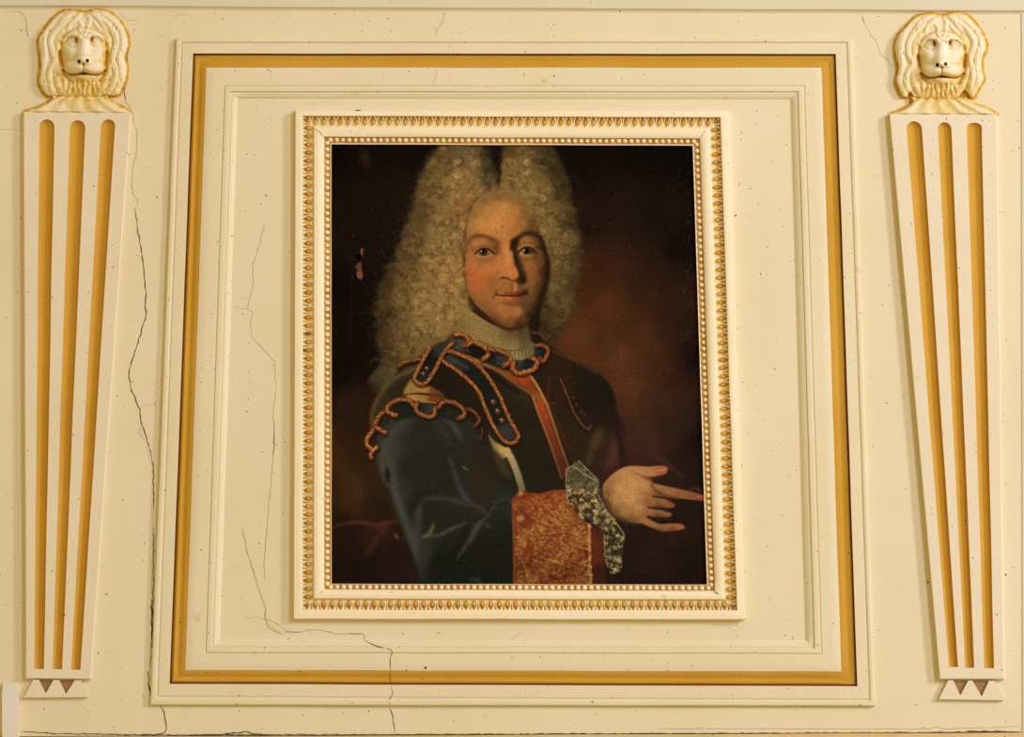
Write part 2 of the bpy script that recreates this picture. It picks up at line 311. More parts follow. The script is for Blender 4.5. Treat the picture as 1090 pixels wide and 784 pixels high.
    for pts, w, dm in [
        ([(425, 389), (434, 384.5), (449, 381.5)], 3.6, .8),
        ([(458, 370), (450, 383), (443.5, 397), (441, 403), (447, 408.6), (456, 405), (465, 390), (472.8, 375), (482, 364)], 4.2, .95),
        ([(471, 384), (483.8, 392.3), (498.4, 404.2), (509.4, 417), (518.6, 439), (527.8, 457.4), (537, 469), (545.2, 471.4), (551.2, 466.6), (548.9, 457.4), (540.6, 442.8), (533.3, 424.4), (520.5, 402.4), (507.6, 387.7), (492.9, 378.5), (476.4, 373)], 4.2, .95),
        ([(567.3, 353.8), (575.3, 355.5), (581, 363)], 3, .62),
        ([(570.7, 368), (576.4, 367), (583.3, 372), (582.2, 379), (577.6, 384.2), (574.7, 381)], 4.2, .85),
        ([(485, 356), (491.5, 355.5), (498.2, 359.5), (498.9, 364.7), (494, 367.5)], 4.8, 1.),
        ([(497.2, 367), (503, 363.6), (512, 367), (519, 373), (519.4, 378), (514, 382)], 5, 1.),
        ([(520.2, 371), (529.4, 372), (538.6, 375.8), (543.1, 381.3), (540.8, 387), (535.6, 389.2)], 5, .92),
        ([(547, 385), (545.4, 392), (551.2, 396.8), (562, 395.4), (569.5, 391.7), (571.5, 384.8), (566.1, 380)], 5, 1.),
        ([(395, 487), (395, 482), (398.9, 477.9), (401.6, 476), (397.2, 478.6), (391.2, 474.6), (390.4, 467.7), (394.9, 460.8), (398.4, 456.3)], 4.4, 1.),
        ([(409.9, 460.3), (404.7, 457.4), (399.9, 454), (401.4, 447), (404.7, 441.3), (409, 437.5)], 4.8, .92),
        ([(421.9, 441.9), (416.7, 440.8), (412.3, 436.7), (414.4, 430.4), (422.5, 425.8), (431.7, 424.7), (437.4, 427.6), (440.9, 432.1)], 4.8, .9),
        ([(444, 428.7), (442.8, 435.6), (447.7, 440.8), (456.9, 443.4), (462.6, 440.8), (463.6, 433.3)], 4.4, .95),
        ([(467.3, 433.3), (471.8, 427.4), (481, 427.8), (489.1, 432), (494.4, 437.9), (493, 443), (488, 445)], 4.6, .85),
        ([(497, 434.6), (503, 437), (507.8, 441.6), (510.4, 448), (504.6, 453.6)], 3.6, .66),
        ([(512.6, 455.3), (513.3, 462.5), (510.4, 469)], 2.4, .48),
        ([(596.3, 403), (601, 413.8), (607, 429), (613, 443), (620.8, 453.5), (626.4, 456.6), (629.6, 452.5)], 2.6, .58)]:
        cord(pts, w, dm)
    for x, y in [(525, 427.5), (529.7, 437), (534.2, 447)]:
        blob(x, y, 2.6, 2.6, (122, 62, 32)); blob(x-.8, y-.8, .9, .9, (206, 150, 100))
    for x, y in [(454.4, 391.6), (450.6, 397.4)]:
        blob(x, y, 2, 2, (110, 62, 36)); blob(x-.6, y-.5, .8, .8, (196, 150, 106))
    for x, y in [(610, 422.6), (613.6, 430), (618.6, 437.4), (623, 441)]:
        blob(x, y, 1.8, 1.6, (96, 46, 26), .8)

    # ---- the white strap
    fill([(520, 462), (526, 469), (534, 474), (543, 480), (536, 488), (528, 482), (523, 472)], [(524, 468, 130, 104, 64), (534, 478, 196, 152, 88), (528, 484, 90, 74, 44)], 1.3, .95)
    fill([(524, 476), (532, 486), (540, 496), (544, 508), (534, 502), (528, 492)], (70, 58, 32), 4, .7)
    stroke([(540, 479), (545, 488), (549, 498), (553, 510), (556, 523)], 6.4, (178, 150, 96), 1.2, 1, 6.4, (104, 102, 80))
    stroke([(539, 484), (543, 492), (547, 502), (551, 516)], 1.6, (206, 184, 130), 1, .6, 1.2, (140, 134, 104))
    stroke([(544, 481), (549, 490), (554, 503), (559, 519)], 1.4, (84, 88, 72), .8, .6)

    # ---- brocade cuff
    cuff = [(544.5, 531), (551, 526), (560, 524), (575, 525), (590, 521), (602, 521), (606, 536), (616, 548), (628, 558), (640, 566), (644, 590), (646, 640), (546, 640), (546, 580)]
    fill(cuff, [(555, 545, 118, 52, 26), (575, 532, 128, 56, 26), (590, 530, 130, 54, 26), (600, 560, 126, 66, 32), (580, 575, 118, 60, 28), (610, 590, 104, 46, 22), (570, 610, 92, 42, 20), (600, 610, 88, 36, 18), (634, 590, 84, 36, 20), (640, 610, 54, 27, 16), (634, 565, 70, 34, 20), (552, 600, 88, 44, 20), (620, 570, 130, 68, 32)], .9, 1, smooth=False)
    mc, sc = polymask([(547, 534), (555, 530), (576, 528), (600, 524), (606, 540), (616, 551), (628, 560), (627, 590), (629, 640), (549, 640), (548, 580)], 1.2, False)
    # gold ground of the weave, in swirling bands
    band = np.sin((XX*.62+YY*.95)/7.5+3.2*fbm(30, 71, 3)*2)
    dens = np.clip(.5+.5*band[sc], 0, 1)*.35
    blend(sc, mc*dens, (158, 104, 50))
    fullC = np.zeros((H, W), np.float32); fullC[sc] = mc
    for k in range(3000):
        x = rng.uniform(546, 630); y = rng.uniform(522, 624)
        i, j = min(H-1, int((y-Y0)*S)), min(W-1, int((x-X0)*S))
        if fullC[i, j] < .6: continue
        g = .5+.5*band[i, j]
        if rng.random() > .35+.65*g: continue
        c = np.array([182, 128, 64])*rng.uniform(.75, 1.12)*(1 if y < 600 else .86)
        c = c if k % 3 else np.array([84, 34, 12]); curl(x, y, rng.uniform(1, 2.6), rng.uniform(0, 6.3), rng.uniform(1.5, 4.), .8, c, rng.uniform(.3, .8))
    for pts in [[(566, 532), (576, 548), (590, 558), (602, 560)], [(572, 530), (584, 546), (600, 556)], [(558, 545), (572, 556), (590, 562)], [(550, 560), (566, 570), (588, 569), (604, 568), (620, 574)], [(548, 572), (560, 580), (580, 590), (604, 597), (622, 604)],
                [(566, 592), (586, 598), (606, 606)], [(594, 540), (600, 552), (614, 560)], [(585, 600), (580, 612), (584, 622)], [(548, 590), (558, 606), (560, 622)], [(600, 575), (612, 583), (624, 586)]]:
        stroke(pts, 1.2, (80, 34, 15), .7, .5)
        stroke([(x+1, y-1.8) for x, y in pts], 1.0, (168, 112, 54), .6, .4)
    stroke([(627, 558), (627.4, 580), (628, 600), (629, 622)], 2.6, (176, 126, 64), 1.0, .55)
    for k in range(46):
        y = rng.uniform(558, 622); blob(627.6+rng.normal(0, 1.1), y, .9, 1.2, (200, 150, 82), .6)
    stroke([(546, 534), (547, 570), (547.5, 622)], 1.2, (140, 70, 32), .7, .7)
    # woven rosettes of the button side
    blob(557, 526.5, 7, 5, (112, 46, 24), .95, 2.5); blob(554, 525, 3, 2, (150, 110, 66), .6)
    blob(557, 546, 6, 12, (92, 34, 18), .55, 1.5)
    blob(561, 556, 7.5, 5.5, (110, 42, 22), .8, 2); blob(554.5, 551, 4, 4.5, (160, 116, 60), .55)
    blob(561, 583, 7.5, 8.5, (110, 42, 22), .8, 2); blob(556.5, 578, 4, 5, (156, 110, 58), .5)
    for x, y in [(554.5, 551), (556.5, 578), (553, 525)]:
        for k in range(9): curl(x+rng.normal(0, 1.5), y+rng.normal(0, 1.5), 1.6, rng.uniform(0, 6), 3, .6, (190, 140, 80), .6)

    # ---- lace
    lac = [(603, 499), (609, 495), (616, 490), (624, 499), (637, 511), (639, 524), (646, 538), (656, 552), (665, 568), (664, 580), (662, 596), (659, 609), (652, 611), (646, 602), (643, 585), (641, 569), (634, 558), (620, 549), (608, 538), (603, 520)]
    fill(lac, [(610, 505, 70, 62, 38), (622, 510, 62, 57, 36), (632, 520, 58, 52, 33), (615, 530, 70, 44, 24), (640, 545, 60, 50, 30), (655, 570, 52, 45, 28), (650, 600, 44, 38, 24), (640, 555, 70, 48, 28)], 1.1, .88, smooth=False)
    ml, slc = polymask(lac, 1, False); fullN = np.zeros((H, W), np.float32); fullN[slc] = ml
    for k in range(260):   # sheer scrolls
        x = rng.uniform(602, 640); y = rng.uniform(492, 524)
        i, j = int((y-Y0)*S), int((x-X0)*S)
        if fullN[i, j] > .7: curl(x, y, rng.uniform(1.2, 2.8), rng.uniform(0, 6), rng.uniform(2, 4), .55, (132, 126, 94), .5)
    def inpoly(P, x, y):
        r = False
        for k in range(len(P)):
            (ax, ay), (bx, by) = P[k], P[(k+1) % len(P)]
            if (ay > y) != (by > y) and x < (bx-ax)*(y-ay)/(by-ay)+ax: r = not r
        return r
    zone1 = [(603, 515), (612, 519), (624, 522), (634, 520), (638, 528), (650, 546), (660, 558), (652, 566), (640, 560), (626, 556), (612, 544), (604, 534)]
    zone2 = [(655, 566), (664, 568), (665, 578), (658, 582), (655, 574)]
    zone3 = [(643, 568), (649, 570), (656, 584), (661, 596), (658, 608), (652, 611), (646, 602), (644, 586)]
    for z, n in ((zone1, 88), (zone2, 8), (zone3, 30)):
        xs = [p[0] for p in z]; ys = [p[1] for p in z]; m = 0
        while m < n:
            x = rng.uniform(min(xs), max(xs)); y = rng.uniform(min(ys), max(ys))
            if not inpoly(z, x, y): continue
            m += 1
            c = np.array([214, 186, 126])*rng.uniform(.7, 1.02)*(1 if z is not zone3 else .85)
            if m % 2:
                a = rng.uniform(0, 6); q = rng.uniform(1.6, 3.0)
                for t in range(5):
                    b = a+t*1.257
                    stroke([(x+np.cos(b)*.5, y+np.sin(b)*.5), (x+np.cos(b)*q, y+np.sin(b)*q)], .75, c, .42, .9)
            else:
                curl(x, y, rng.uniform(1.6, 3.2), rng.uniform(0, 6), rng.uniform(2, 4), .75, c, .85)
    for pts in ([(603, 499), (610, 496), (620, 503), (637, 513)], [(603, 499), (602.5, 515), (604, 532)], [(636, 526), (648, 546), (660, 562), (665, 570)], [(616, 490), (626, 500), (637, 511)], [(643, 569), (644, 586), (647, 603)]):
        stroke(pts, .9, (172, 156, 112), .5, .75)
    stroke([(638, 548), (648, 562), (656, 580)], 3.5, (46, 44, 30), 1.8, .6)

    # ---- hand
    flesh = [(648, 515, 150, 102, 60), (655, 508, 160, 112, 66), (668, 503, 172, 122, 74), (680, 502, 172, 120, 72), (692, 501, 164, 112, 68), (704, 500, 162, 92, 60), (660, 520, 186, 134, 82), (675, 515, 182, 130, 80), (670, 530, 186, 134, 82), (655, 532, 172, 124, 76),
             (685, 520, 168, 116, 70), (690, 530, 150, 98, 58), (665, 545, 158, 112, 66), (680, 543, 166, 116, 70), (655, 545, 118, 82, 46), (675, 553, 122, 84, 48), (688, 548, 140, 90, 54), (645, 525, 120, 84, 48), (648, 536, 110, 76, 42), (662, 553, 92, 62, 36),
             (700, 518, 156, 106, 62), (712, 522, 146, 96, 56), (725, 525, 138, 82, 48), (740, 528, 126, 72, 42), (750, 530, 150, 80, 50), (700, 525, 110, 72, 40)]
    palm = [(641.5, 518), (647.7, 508.4), (656.6, 501), (665.5, 496.8), (674, 495.6), (691, 496.4), (703.8, 495.4), (709.6, 496.8), (710.6, 500), (708, 504), (701, 505.8), (693, 507.6), (686, 507.4), (693, 512.6), (701, 515.4), (716.5, 518.8), (732, 522.2), (741, 524.4), (756, 528.6), (756, 533.4), (739.5, 532), (721.6, 530), (708, 528.6), (698, 528), (692, 532), (692, 540), (690, 548), (687, 555.5), (678, 557), (665.5, 555.4), (655.6, 551), (647.7, 541.6), (643, 532)]
    fill(palm, flesh, 1.0, 1)
    fill([(686, 522), (694, 527), (694, 552), (686, 556), (682, 540)], (140, 94, 54), 4, .45)
    pinky = [(678, 549.5), (688, 551), (697, 555.3), (704, 557.6), (715, 556.8), (725, 557.4), (729, 560.6), (725.5, 563.2), (714, 565.2), (703.8, 565), (694.8, 561.8), (684, 556.6)]
    fill(pinky, [(690, 555, 150, 98, 58), (700, 559, 148, 96, 56), (712, 559.5, 150, 98, 56), (724, 560, 148, 86, 52), (714, 565, 90, 54, 30), (700, 565, 90, 56, 32)], 1.1, 1)
    ring_ = [(686, 540.6), (701, 542.2), (711, 544.6), (715.5, 547.3), (712, 550), (703.8, 550.4), (688, 549)]
    fill(ring_, [(694, 543, 146, 98, 58), (704, 545, 142, 96, 56), (713, 547, 126, 80, 46), (702, 550, 76, 50, 28)], 1.4, 1)
    mid = [(686, 528.6), (703.8, 530), (714, 533.6), (718.6, 537.2), (715, 540.2), (706.3, 540.2), (688, 538.4)]
    fill(mid, [(696, 531, 140, 94, 54), (706, 534, 142, 94, 54), (716, 537, 124, 74, 42), (703, 539.6, 80, 52, 28)], 1.4, 1)
    stroke([(684, 506.6), (690, 508.4), (697, 507.6), (704, 505.8)], 2.6, (84, 50, 28), 1.4, .7)
    stroke([(674, 502), (684, 506.6), (694, 512)], 2.4, (140, 94, 54), 1.6, .7)
    stroke([(694, 516), (698, 522), (708, 527), (722, 529.6)], 3, (84, 54, 30), 1.8, .7)
    for kx, ky in ((693, 521), (690.6, 532), (689, 543.6), (684, 551)): blob(kx, ky, 4, 3, (150, 90, 54), .4)
    for kx, ky in ((684, 517), (682, 529), (681, 540)): blob(kx, ky, 5, 4, (188, 136, 86), .35)
    stroke([(660, 506), (680, 514), (690, 520)], 5, (196, 144, 90), 4, .3)
    stroke([(690, 539.6), (700, 541.2), (712, 541.8)], 2, (52, 32, 18), 1.3, .8)
    stroke([(690, 550), (700, 552), (712, 552.4)], 3.4, (40, 25, 15), 1.6, .8)
    stroke([(695, 528.4), (706, 529), (716, 531.6)], 1.8, (56, 34, 20), 1, .8)
    fill([(697.5, 498), (704, 497.2), (709.6, 498), (709.6, 501.4), (704, 503.4), (699, 503)], (158, 82, 58), 1, .8)
    stroke([(699.5, 500.6), (708, 499.2)], 1.2, (206, 132, 96), .7, .8)
    stroke([(743, 528.4), (751, 529.6)], 2.4, (170, 92, 62), .9, .8); stroke([(741.6, 528), (742.4, 532)], .9, (84, 40, 24), .6, .6)
    stroke([(734, 522), (740, 519.4), (745.6, 520.6), (744, 522.6)], 3, (70, 44, 28), 1.2, .7)
    stroke([(644, 533), (650, 545), (660, 553.6), (676, 557.6)], 5, (48, 32, 19), 3.4, .6)
    for k in range(150):
        blob(650+rng.random()*40, 505+rng.random()*42, .5, .5, (120, 80, 46), .35)

    # ---- face
    face = [(531, 202), (515, 206), (505, 217), (499, 232), (496, 248), (495.5, 268), (495, 285), (497, 302), (501, 316), (508, 326), (517, 334), (526, 342), (536, 347.5), (546, 349), (556, 346), (565, 337), (572, 325), (578, 308), (581, 292), (581, 275), (578, 258), (573, 238), (565, 220), (556, 210), (543, 203)]
    fill([(576, 258), (583, 268), (586, 285), (584, 303), (579, 320), (575, 334), (574, 350), (566, 352), (562, 343), (570, 320), (578, 300)], (30, 20, 9), 3, .92)
    F = [(515, 213, 126, 90, 48), (531, 206, 122, 88, 48), (545, 209, 132, 92, 50), (556, 215, 122, 86, 46), (504, 226, 140, 98, 54), (510, 222, 152, 106, 58), (520, 224, 176, 120, 66), (535, 222, 184, 128, 70), (548, 224, 168, 114, 62), (560, 228, 128, 88, 46), (567, 236, 96, 66, 34),
         (500, 242, 162, 110, 60), (512, 238, 184, 126, 68), (527, 238, 192, 130, 70), (543, 238, 180, 118, 62), (556, 238, 150, 100, 52), (566, 246, 92, 62, 32), (519, 246, 184, 122, 64), (535, 249, 178, 116, 60), (548, 247, 160, 102, 52), (572, 248, 66, 44, 22),
         (498, 252, 156, 102, 54), (498, 262, 134, 84, 44), (506, 259, 170, 110, 60), (515, 257, 166, 110, 60), (521, 260, 138, 90, 48), (527, 264, 104, 66, 34), (536, 258, 172, 110, 56), (538, 266, 186, 120, 64), (533, 272, 168, 106, 56), (541, 274, 188, 116, 64),
         (562, 257, 150, 98, 52), (570, 258, 104, 66, 34), (575, 262, 62, 40, 22), (502, 270, 160, 102, 56), (512, 277, 148, 96, 54), (521, 275, 148, 92, 50), (503, 281, 176, 106, 60), (498, 274, 156, 98, 54), (497, 290, 152, 84, 44), (503, 292, 176, 98, 52), (511, 290, 180, 104, 56), (520, 287, 180, 108, 60), (512, 300, 172, 94, 52), (502, 304, 164, 92, 50),
         (524, 299, 146, 92, 50), (530, 282, 182, 114, 62), (538, 283, 188, 116, 64), (545, 290, 190, 112, 62), (535, 290, 178, 108, 60), (534, 303, 150, 100, 54), (526, 306, 146, 94, 50), (540, 305, 144, 94, 50), (520, 314, 152, 96, 54), (510, 314, 154, 94, 52), (504, 318, 130, 84, 46), (512, 325, 128, 84, 46), (520, 332, 114, 76, 42), (528, 340, 96, 62, 34),
         (529, 320, 160, 102, 58), (533, 328, 162, 102, 58), (525, 325, 148, 94, 54), (537, 335, 166, 102, 58), (545, 333, 156, 96, 56), (551, 332, 172, 106, 64), (543, 341, 116, 72, 40), (535, 342, 110, 70, 38), (556, 340, 84, 54, 30), (552, 345, 60, 40, 22),
         (564, 310, 112, 78, 42), (563, 318, 98, 68, 36), (560, 326, 84, 58, 32), (567, 322, 84, 58, 32), (570, 326, 58, 40, 22), (564, 335, 56, 38, 20), (571, 312, 92, 60, 32), (562, 279, 146, 92, 50), (568, 286, 138, 82, 44), (562, 290, 142, 88, 48), (570, 294, 124, 72, 38), (566, 300, 128, 82, 44), (575, 282, 104, 62, 32), (578, 292, 60, 36, 18), (575, 303, 74, 44, 24), (577, 272, 80, 50, 26), (580, 285, 44, 28, 14), (573, 271, 120, 76, 40), (575, 314, 52, 34, 18), (560, 274, 132, 86, 46), (553, 279, 120, 74, 40)]
    fill(face, F, 1.8, 1)
    fm, fs = polymask(face, 3); fm_full = np.zeros((H, W), np.float32); fm_full[fs] = fm; IMG[fs] *= 1+(np.array([1.0, .985, .93])-1)*fm[..., None]
    # hairline blends into the forehead
    for k in range(420):
        q = face[rng.integers(0, 5)] if rng.random() < .5 else face[rng.integers(20, 25)]
        q2 = face[(face.index(q)+1) % len(face)]; t = rng.random()
        x = q[0]*(1-t)+q2[0]*t+rng.normal(0, 2.2); y = q[1]*(1-t)+q2[1]*t+rng.normal(0, 2.2)
        curl(x, y, rng.uniform(2, 5), rng.uniform(0, 6.3), 1.8, .7, (128, 102, 60), rng.uniform(.12, .42))
    # brows
    stroke([(498.6, 256.4), (503, 252.8), (509, 250.8), (516, 251.6), (524, 254.6), (531, 259)], 5.4, (112, 68, 34), 2.6, .85, 4)
    stroke([(524, 256), (529, 261), (530, 268)], 5, (104, 64, 32), 3, .55)
    stroke([(496.4, 258), (495.8, 263), (497.6, 268)], 3, (120, 76, 40), 2, .5)
    stroke([(505, 251.8), (512, 250.6), (520, 253), (526, 255)], 2, (78, 46, 22), 1.4, .55)
    stroke([(495.6, 262), (498, 258), (501, 254.4)], 2.6, (116, 70, 36), 1.6, .5)
    stroke([(545, 264), (547, 258), (552, 252.6), (559, 248.6), (566, 248.4), (572, 251), (576, 257)], 5.2, (48, 30, 15), 2.2, .9, 4)
    stroke([(575, 252), (578, 258), (579, 266)], 3.6, (34, 22, 11), 1.8, .75)
    # dark side of the nose
    fill([(543.6, 256), (549, 253), (553, 256), (551.4, 262), (550.6, 268), (552, 275), (555, 283), (559, 291), (561, 298), (558.6, 302), (552, 301), (547.4, 299), (551, 295.6), (552.4, 291), (549.4, 284), (547.2, 276), (545.6, 268), (544, 262)], (40, 25, 12), 2.2, .85)
    stroke([(547, 257), (548.6, 266), (550, 276), (554, 286), (556.4, 296), (554, 300)], 3.6, (30, 19, 9), 2.2, .6, 7)
    stroke([(551, 262), (553, 276), (559, 292)], 3, (84, 52, 26), 2.4, .45, 6)
    blob(558, 262, 5, 3.4, (150, 98, 54), .5)
    # left eye
    stroke([(502, 268), (507, 263.6), (514, 261.4), (521, 262.4), (528, 267)], 1.8, (112, 70, 37), 1.3, .75)
    fill([(506.5, 269.3), (510, 266), (515, 264.4), (520, 265.6), (525, 270), (520, 272.3), (512, 272.6)], [(509, 269, 126, 92, 54), (522, 269.6, 138, 94, 54), (515, 271, 110, 80, 48)], .7, 1)
    blob(514.8, 268.1, 4.2, 4.1, (26, 23, 15), 1, 3); blob(516.4, 270, 2.0, 1.4, (70, 64, 46), .7)
    blob(514.5, 267.3, 2.1, 2.2, (8, 6, 4), 1, 2.2)
    stroke([(505.6, 269.8), (509.6, 266.2), (515, 264.1), (520.6, 265.6), (526.4, 270)], 1.9, (34, 20, 10), .8, .92)
    stroke([(507.4, 271.2), (513, 273.1), (519, 272.9), (525, 271)], 1.1, (184, 136, 82), .7, .7)
    blob(512.4, 267.2, .85, .85, (214, 206, 176), 1, 1.5)
    stroke([(509, 276), (515, 278), (522, 276.4)], 2, (138, 88, 48), 1.5, .5)
    stroke([(527, 262), (528.4, 267), (526.6, 271)], 3, (92, 56, 28), 1.8, .5)
    # right eye
    stroke([(551.8, 264.6), (556, 261.6), (562, 260.2), (568, 262)], 1.9, (158, 112, 62), 1.1, .65)
    stroke([(552, 261.6), (558, 258.6), (566, 259)], 1.4, (84, 52, 27), 1, .5)
    fill([(552.8, 268.6), (556, 265.4), (561, 263.8), (566, 265.4), (569, 269), (564, 271), (557, 271.2)], [(554.6, 268.4, 158, 126, 78), (561, 270, 120, 90, 54), (567, 268.6, 66, 46, 26)], .7, 1)
    blob(560.8, 267.2, 4.2, 3.8, (22, 18, 12), 1, 3); blob(563, 268.8, 1.7, 1.4, (62, 54, 38), .55)
    blob(560, 266.6, 2.2, 2.2, (8, 6, 4), 1, 2.2)
    stroke([(552, 268.6), (555.6, 265), (561, 263.1), (566.6, 264.8), (570.4, 269)], 1.9, (32, 19, 10), .8, .92)
    stroke([(554, 270.4), (559, 272), (565, 271.2)], 1.2, (172, 128, 78), .7, .75)
    blob(558, 266.2, .85, .85, (212, 204, 174), 1, 1.5)
    stroke([(567, 266), (571, 269), (570, 274)], 3, (66, 42, 22), 1.8, .55)
    stroke([(556, 275.6), (562, 276.6), (568, 274)], 1.8, (100, 64, 34), 1.4, .5)
    # nose
    stroke([(538.6, 262), (540, 272), (542.6, 282)], 3.4, (200, 132, 72), 2, .55)
    blob(543.2, 289.8, 1.8, 2.2, (216, 150, 92), .55); blob(547, 290, 4, 5, (192, 110, 62), .35)
    stroke([(534.6, 295.6), (538.4, 295.6), (542.6, 297.4)], 1.6, (26, 12, 6), .9, .92, 1.2)
    stroke([(532.6, 296.6), (535.6, 295.3)], 1.6, (92, 48, 24), 1, .7)
    stroke([(543, 297.4), (547.4, 298.8), (551, 298)], 2, (92, 52, 27), 1.1, .7)
    stroke([(530, 289), (528, 293.6), (530.6, 297)], 2.4, (146, 88, 46), 1.5, .55)
    stroke([(525, 294), (522, 300), (519, 306)], 3, (140, 86, 46), 2, .5)
    # philtrum, mouth
    stroke([(548.6, 302), (549, 308.6)], 2.6, (174, 122, 68), .9, .8); stroke([(544.4, 301), (544.4, 308)], 2.2, (106, 68, 36), 1.4, .7)
    stroke([(553, 303), (557, 307), (561, 309)], 4, (92, 60, 32), 2.2, .6)
    fill([(534.5, 313), (539.6, 310.6), (543.4, 310), (547, 311), (551, 309.8), (557, 310.6), (561, 312.4), (556, 314.6), (548, 315.6), (540, 315)], [(539, 312, 144, 66, 38), (546, 312, 132, 54, 32), (553, 312, 90, 36, 22), (559, 312, 56, 28, 17)], .7, 1)
    fill([(535.6, 315.2), (541, 315.4), (548, 316.6), (554, 315.6), (557, 315), (554.4, 318.6), (549, 320.4), (543.6, 320), (538.6, 318)], [(540, 316.6, 168, 86, 50), (545, 318, 166, 76, 42), (550, 318, 152, 66, 38), (555, 316.6, 100, 46, 27)], .8, 1)
    stroke([(527, 312.4), (531, 314), (537, 314.6), (544, 314.8), (550, 315), (556, 314), (560.4, 311.6)], 1.3, (40, 16, 8), .7, .92)
    stroke([(528.4, 309.6), (527.6, 313), (524.8, 316.4)], 2.4, (84, 50, 26), 1.8, .6)
    blob(559.6, 311, 3, 3.2, (38, 24, 12), .75); stroke([(538.6, 316.6), (543.6, 317.8)], 1.1, (208, 118, 82), .7, .6)
    stroke([(537, 322.4), (544, 323.6), (551, 323), (558, 319)], 4, (96, 64, 34), 2.2, .62)
    stroke([(529, 316.4), (533, 318)], 2.4, (172, 110, 66), 1.4, .5)
    stroke([(544.8, 334), (545.4, 339)], 2, (126, 78, 44), 1.2, .6)
    # jaw line
    stroke([(499, 318), (508, 328), (520, 337.6), (532, 345.6), (544, 349.6), (556, 347.6), (563, 341)], 3, (56, 38, 18), 1.8, .65)
    stroke([(577, 262), (580.6, 275), (581.4, 290), (578, 306), (571, 322), (563, 336)], 4, (36, 23, 11), 2.6, .6)
    blob(534.6, 241.4, 1, .8, (84, 50, 28), .8)

    # ---- table edge and cloth at the lower left
    fill([(352, 564), (372, 557), (390, 557), (410, 556), (424, 555), (440, 592), (452, 624), (352, 624)], [(370, 580, 32, 19, 13), (400, 570, 46, 26, 18), (410, 590, 32, 20, 14), (380, 610, 26, 16, 11), (435, 610, 34, 21, 15)], 1.5, .7, smooth=False)
    fold([(354, 562), (366, 557), (384, 555.6), (400, 558), (412, 556), (426, 554)], 3.4, (92, 46, 30), 1.6, .62)
    fold([(410, 558), (404, 568), (396, 582), (386, 592)], 5, (70, 36, 24), 3, .55)
    fold([(398, 562), (410, 560), (408, 570)], 6, (84, 44, 30), 3, .45)
    fold([(420, 568), (424, 573)], 3, (128, 92, 54), 1.2, .6)

    # ---- paint loss and age
    fill([(384, 265), (386.4, 265), (386, 272), (383.6, 271)], (118, 66, 48), .5, .9)
    fill([(380, 271), (384.6, 270.6), (384, 277), (379.6, 277)], (4, 3, 2), .6, .9)
    fill([(379.8, 281), (384.4, 279), (385, 287), (386.4, 293), (384.4, 297), (380.4, 295), (379.6, 290), (381, 287), (378.6, 285)], [(382, 284, 96, 54, 36), (383, 292, 124, 76, 54)], .5, .95)
    stroke([(377, 285), (374, 300), (373, 330), (372, 370)], .8, (52, 38, 22), .5, .5)
    for k in range(560):
        x = rng.uniform(X0, X1); y = rng.uniform(Y0, Y1)
        blob(x, y, rng.uniform(.35, .7), rng.uniform(.35, .7), (120, 98, 66), rng.uniform(.15, .6))
    for k in range(60):
        x = rng.uniform(733, 750); y = rng.uniform(156, 400) if k < 40 else rng.uniform(160, 300)
        blob(x-12+(y-155)*.02, y, rng.uniform(.5, 1.1), rng.uniform(.6, 1.6), (110, 104, 90), rng.uniform(.1, .35))
    for k in range(10):
        x = rng.uniform(620, 720); y = rng.uniform(170, 400)
        stroke([(x, y), (x+rng.uniform(2, 6), y+rng.uniform(-3, 6))], .5, (96, 70, 44), .5, .5)
    q = IMG[..., 2]/(IMG[..., 0]+6.); f = np.clip((q-.60)/.34, 0, 1)        # old varnish: blues gone grey and olive
    IMG[..., 2] *= 1-.20*f; IMG[..., 1] *= 1-.16*f; IMG[..., 0] *= 1+.03*f
    IMG *= 1+(np.array([.95, .89, .80], np.float32)-1)*np.clip(fullR-fm_full, 0, 1)[..., None]
    IMG *= np.array([1.0, 1.0, .93], np.float32)
    g = rng.normal(0, 1, (H, W)).astype(np.float32)
    g = (g+np.roll(g, 1, 0)+np.roll(g, 1, 1)+np.roll(g, (1, 1), (0, 1)))/2
    IMG[:] = IMG*(1+0.04*g[..., None])+1.5*g[..., None]
    return np.clip(IMG, 0, 255), X0, Y0, S
CANVAS_RES, PAINT_GAIN, KEY, KEY2, AMB = 2.0, (1.08, 1.13, 1.13), 415.0, 170.0, .565
# ---------------------------------------------------------------- scene
import bpy, math, random
from mathutils.geometry import tessellate_polygon
from mathutils import Vector
random.seed(4)
sc = bpy.context.scene
FPX, DIST, PITCH, ZC = 1800.0, 3.5, math.radians(10.1), 1.55
CT, ST = math.cos(PITCH), math.sin(PITCH)
def at(px, py, h=0.0):
    """point of the photograph on the plane parallel to the wall that stands h metres proud of it"""
    cx = (np.asarray(px, float)-545)/FPX; cy = (392-np.asarray(py, float))/FPX
    dy = CT-cy*ST; dz = ST+cy*CT
    t = (DIST-np.asarray(h, float))/dy
    return np.stack([cx*t, -np.asarray(h, float)+0*cx*t, ZC+dz*t], -1)
def lin(c):
    c = np.asarray(c, float)/255.
    return np.where(c <= .04045, c/12.92, ((c+.055)/1.055)**2.4)
PX = .00194
LIGHT_GAIN = 1.0

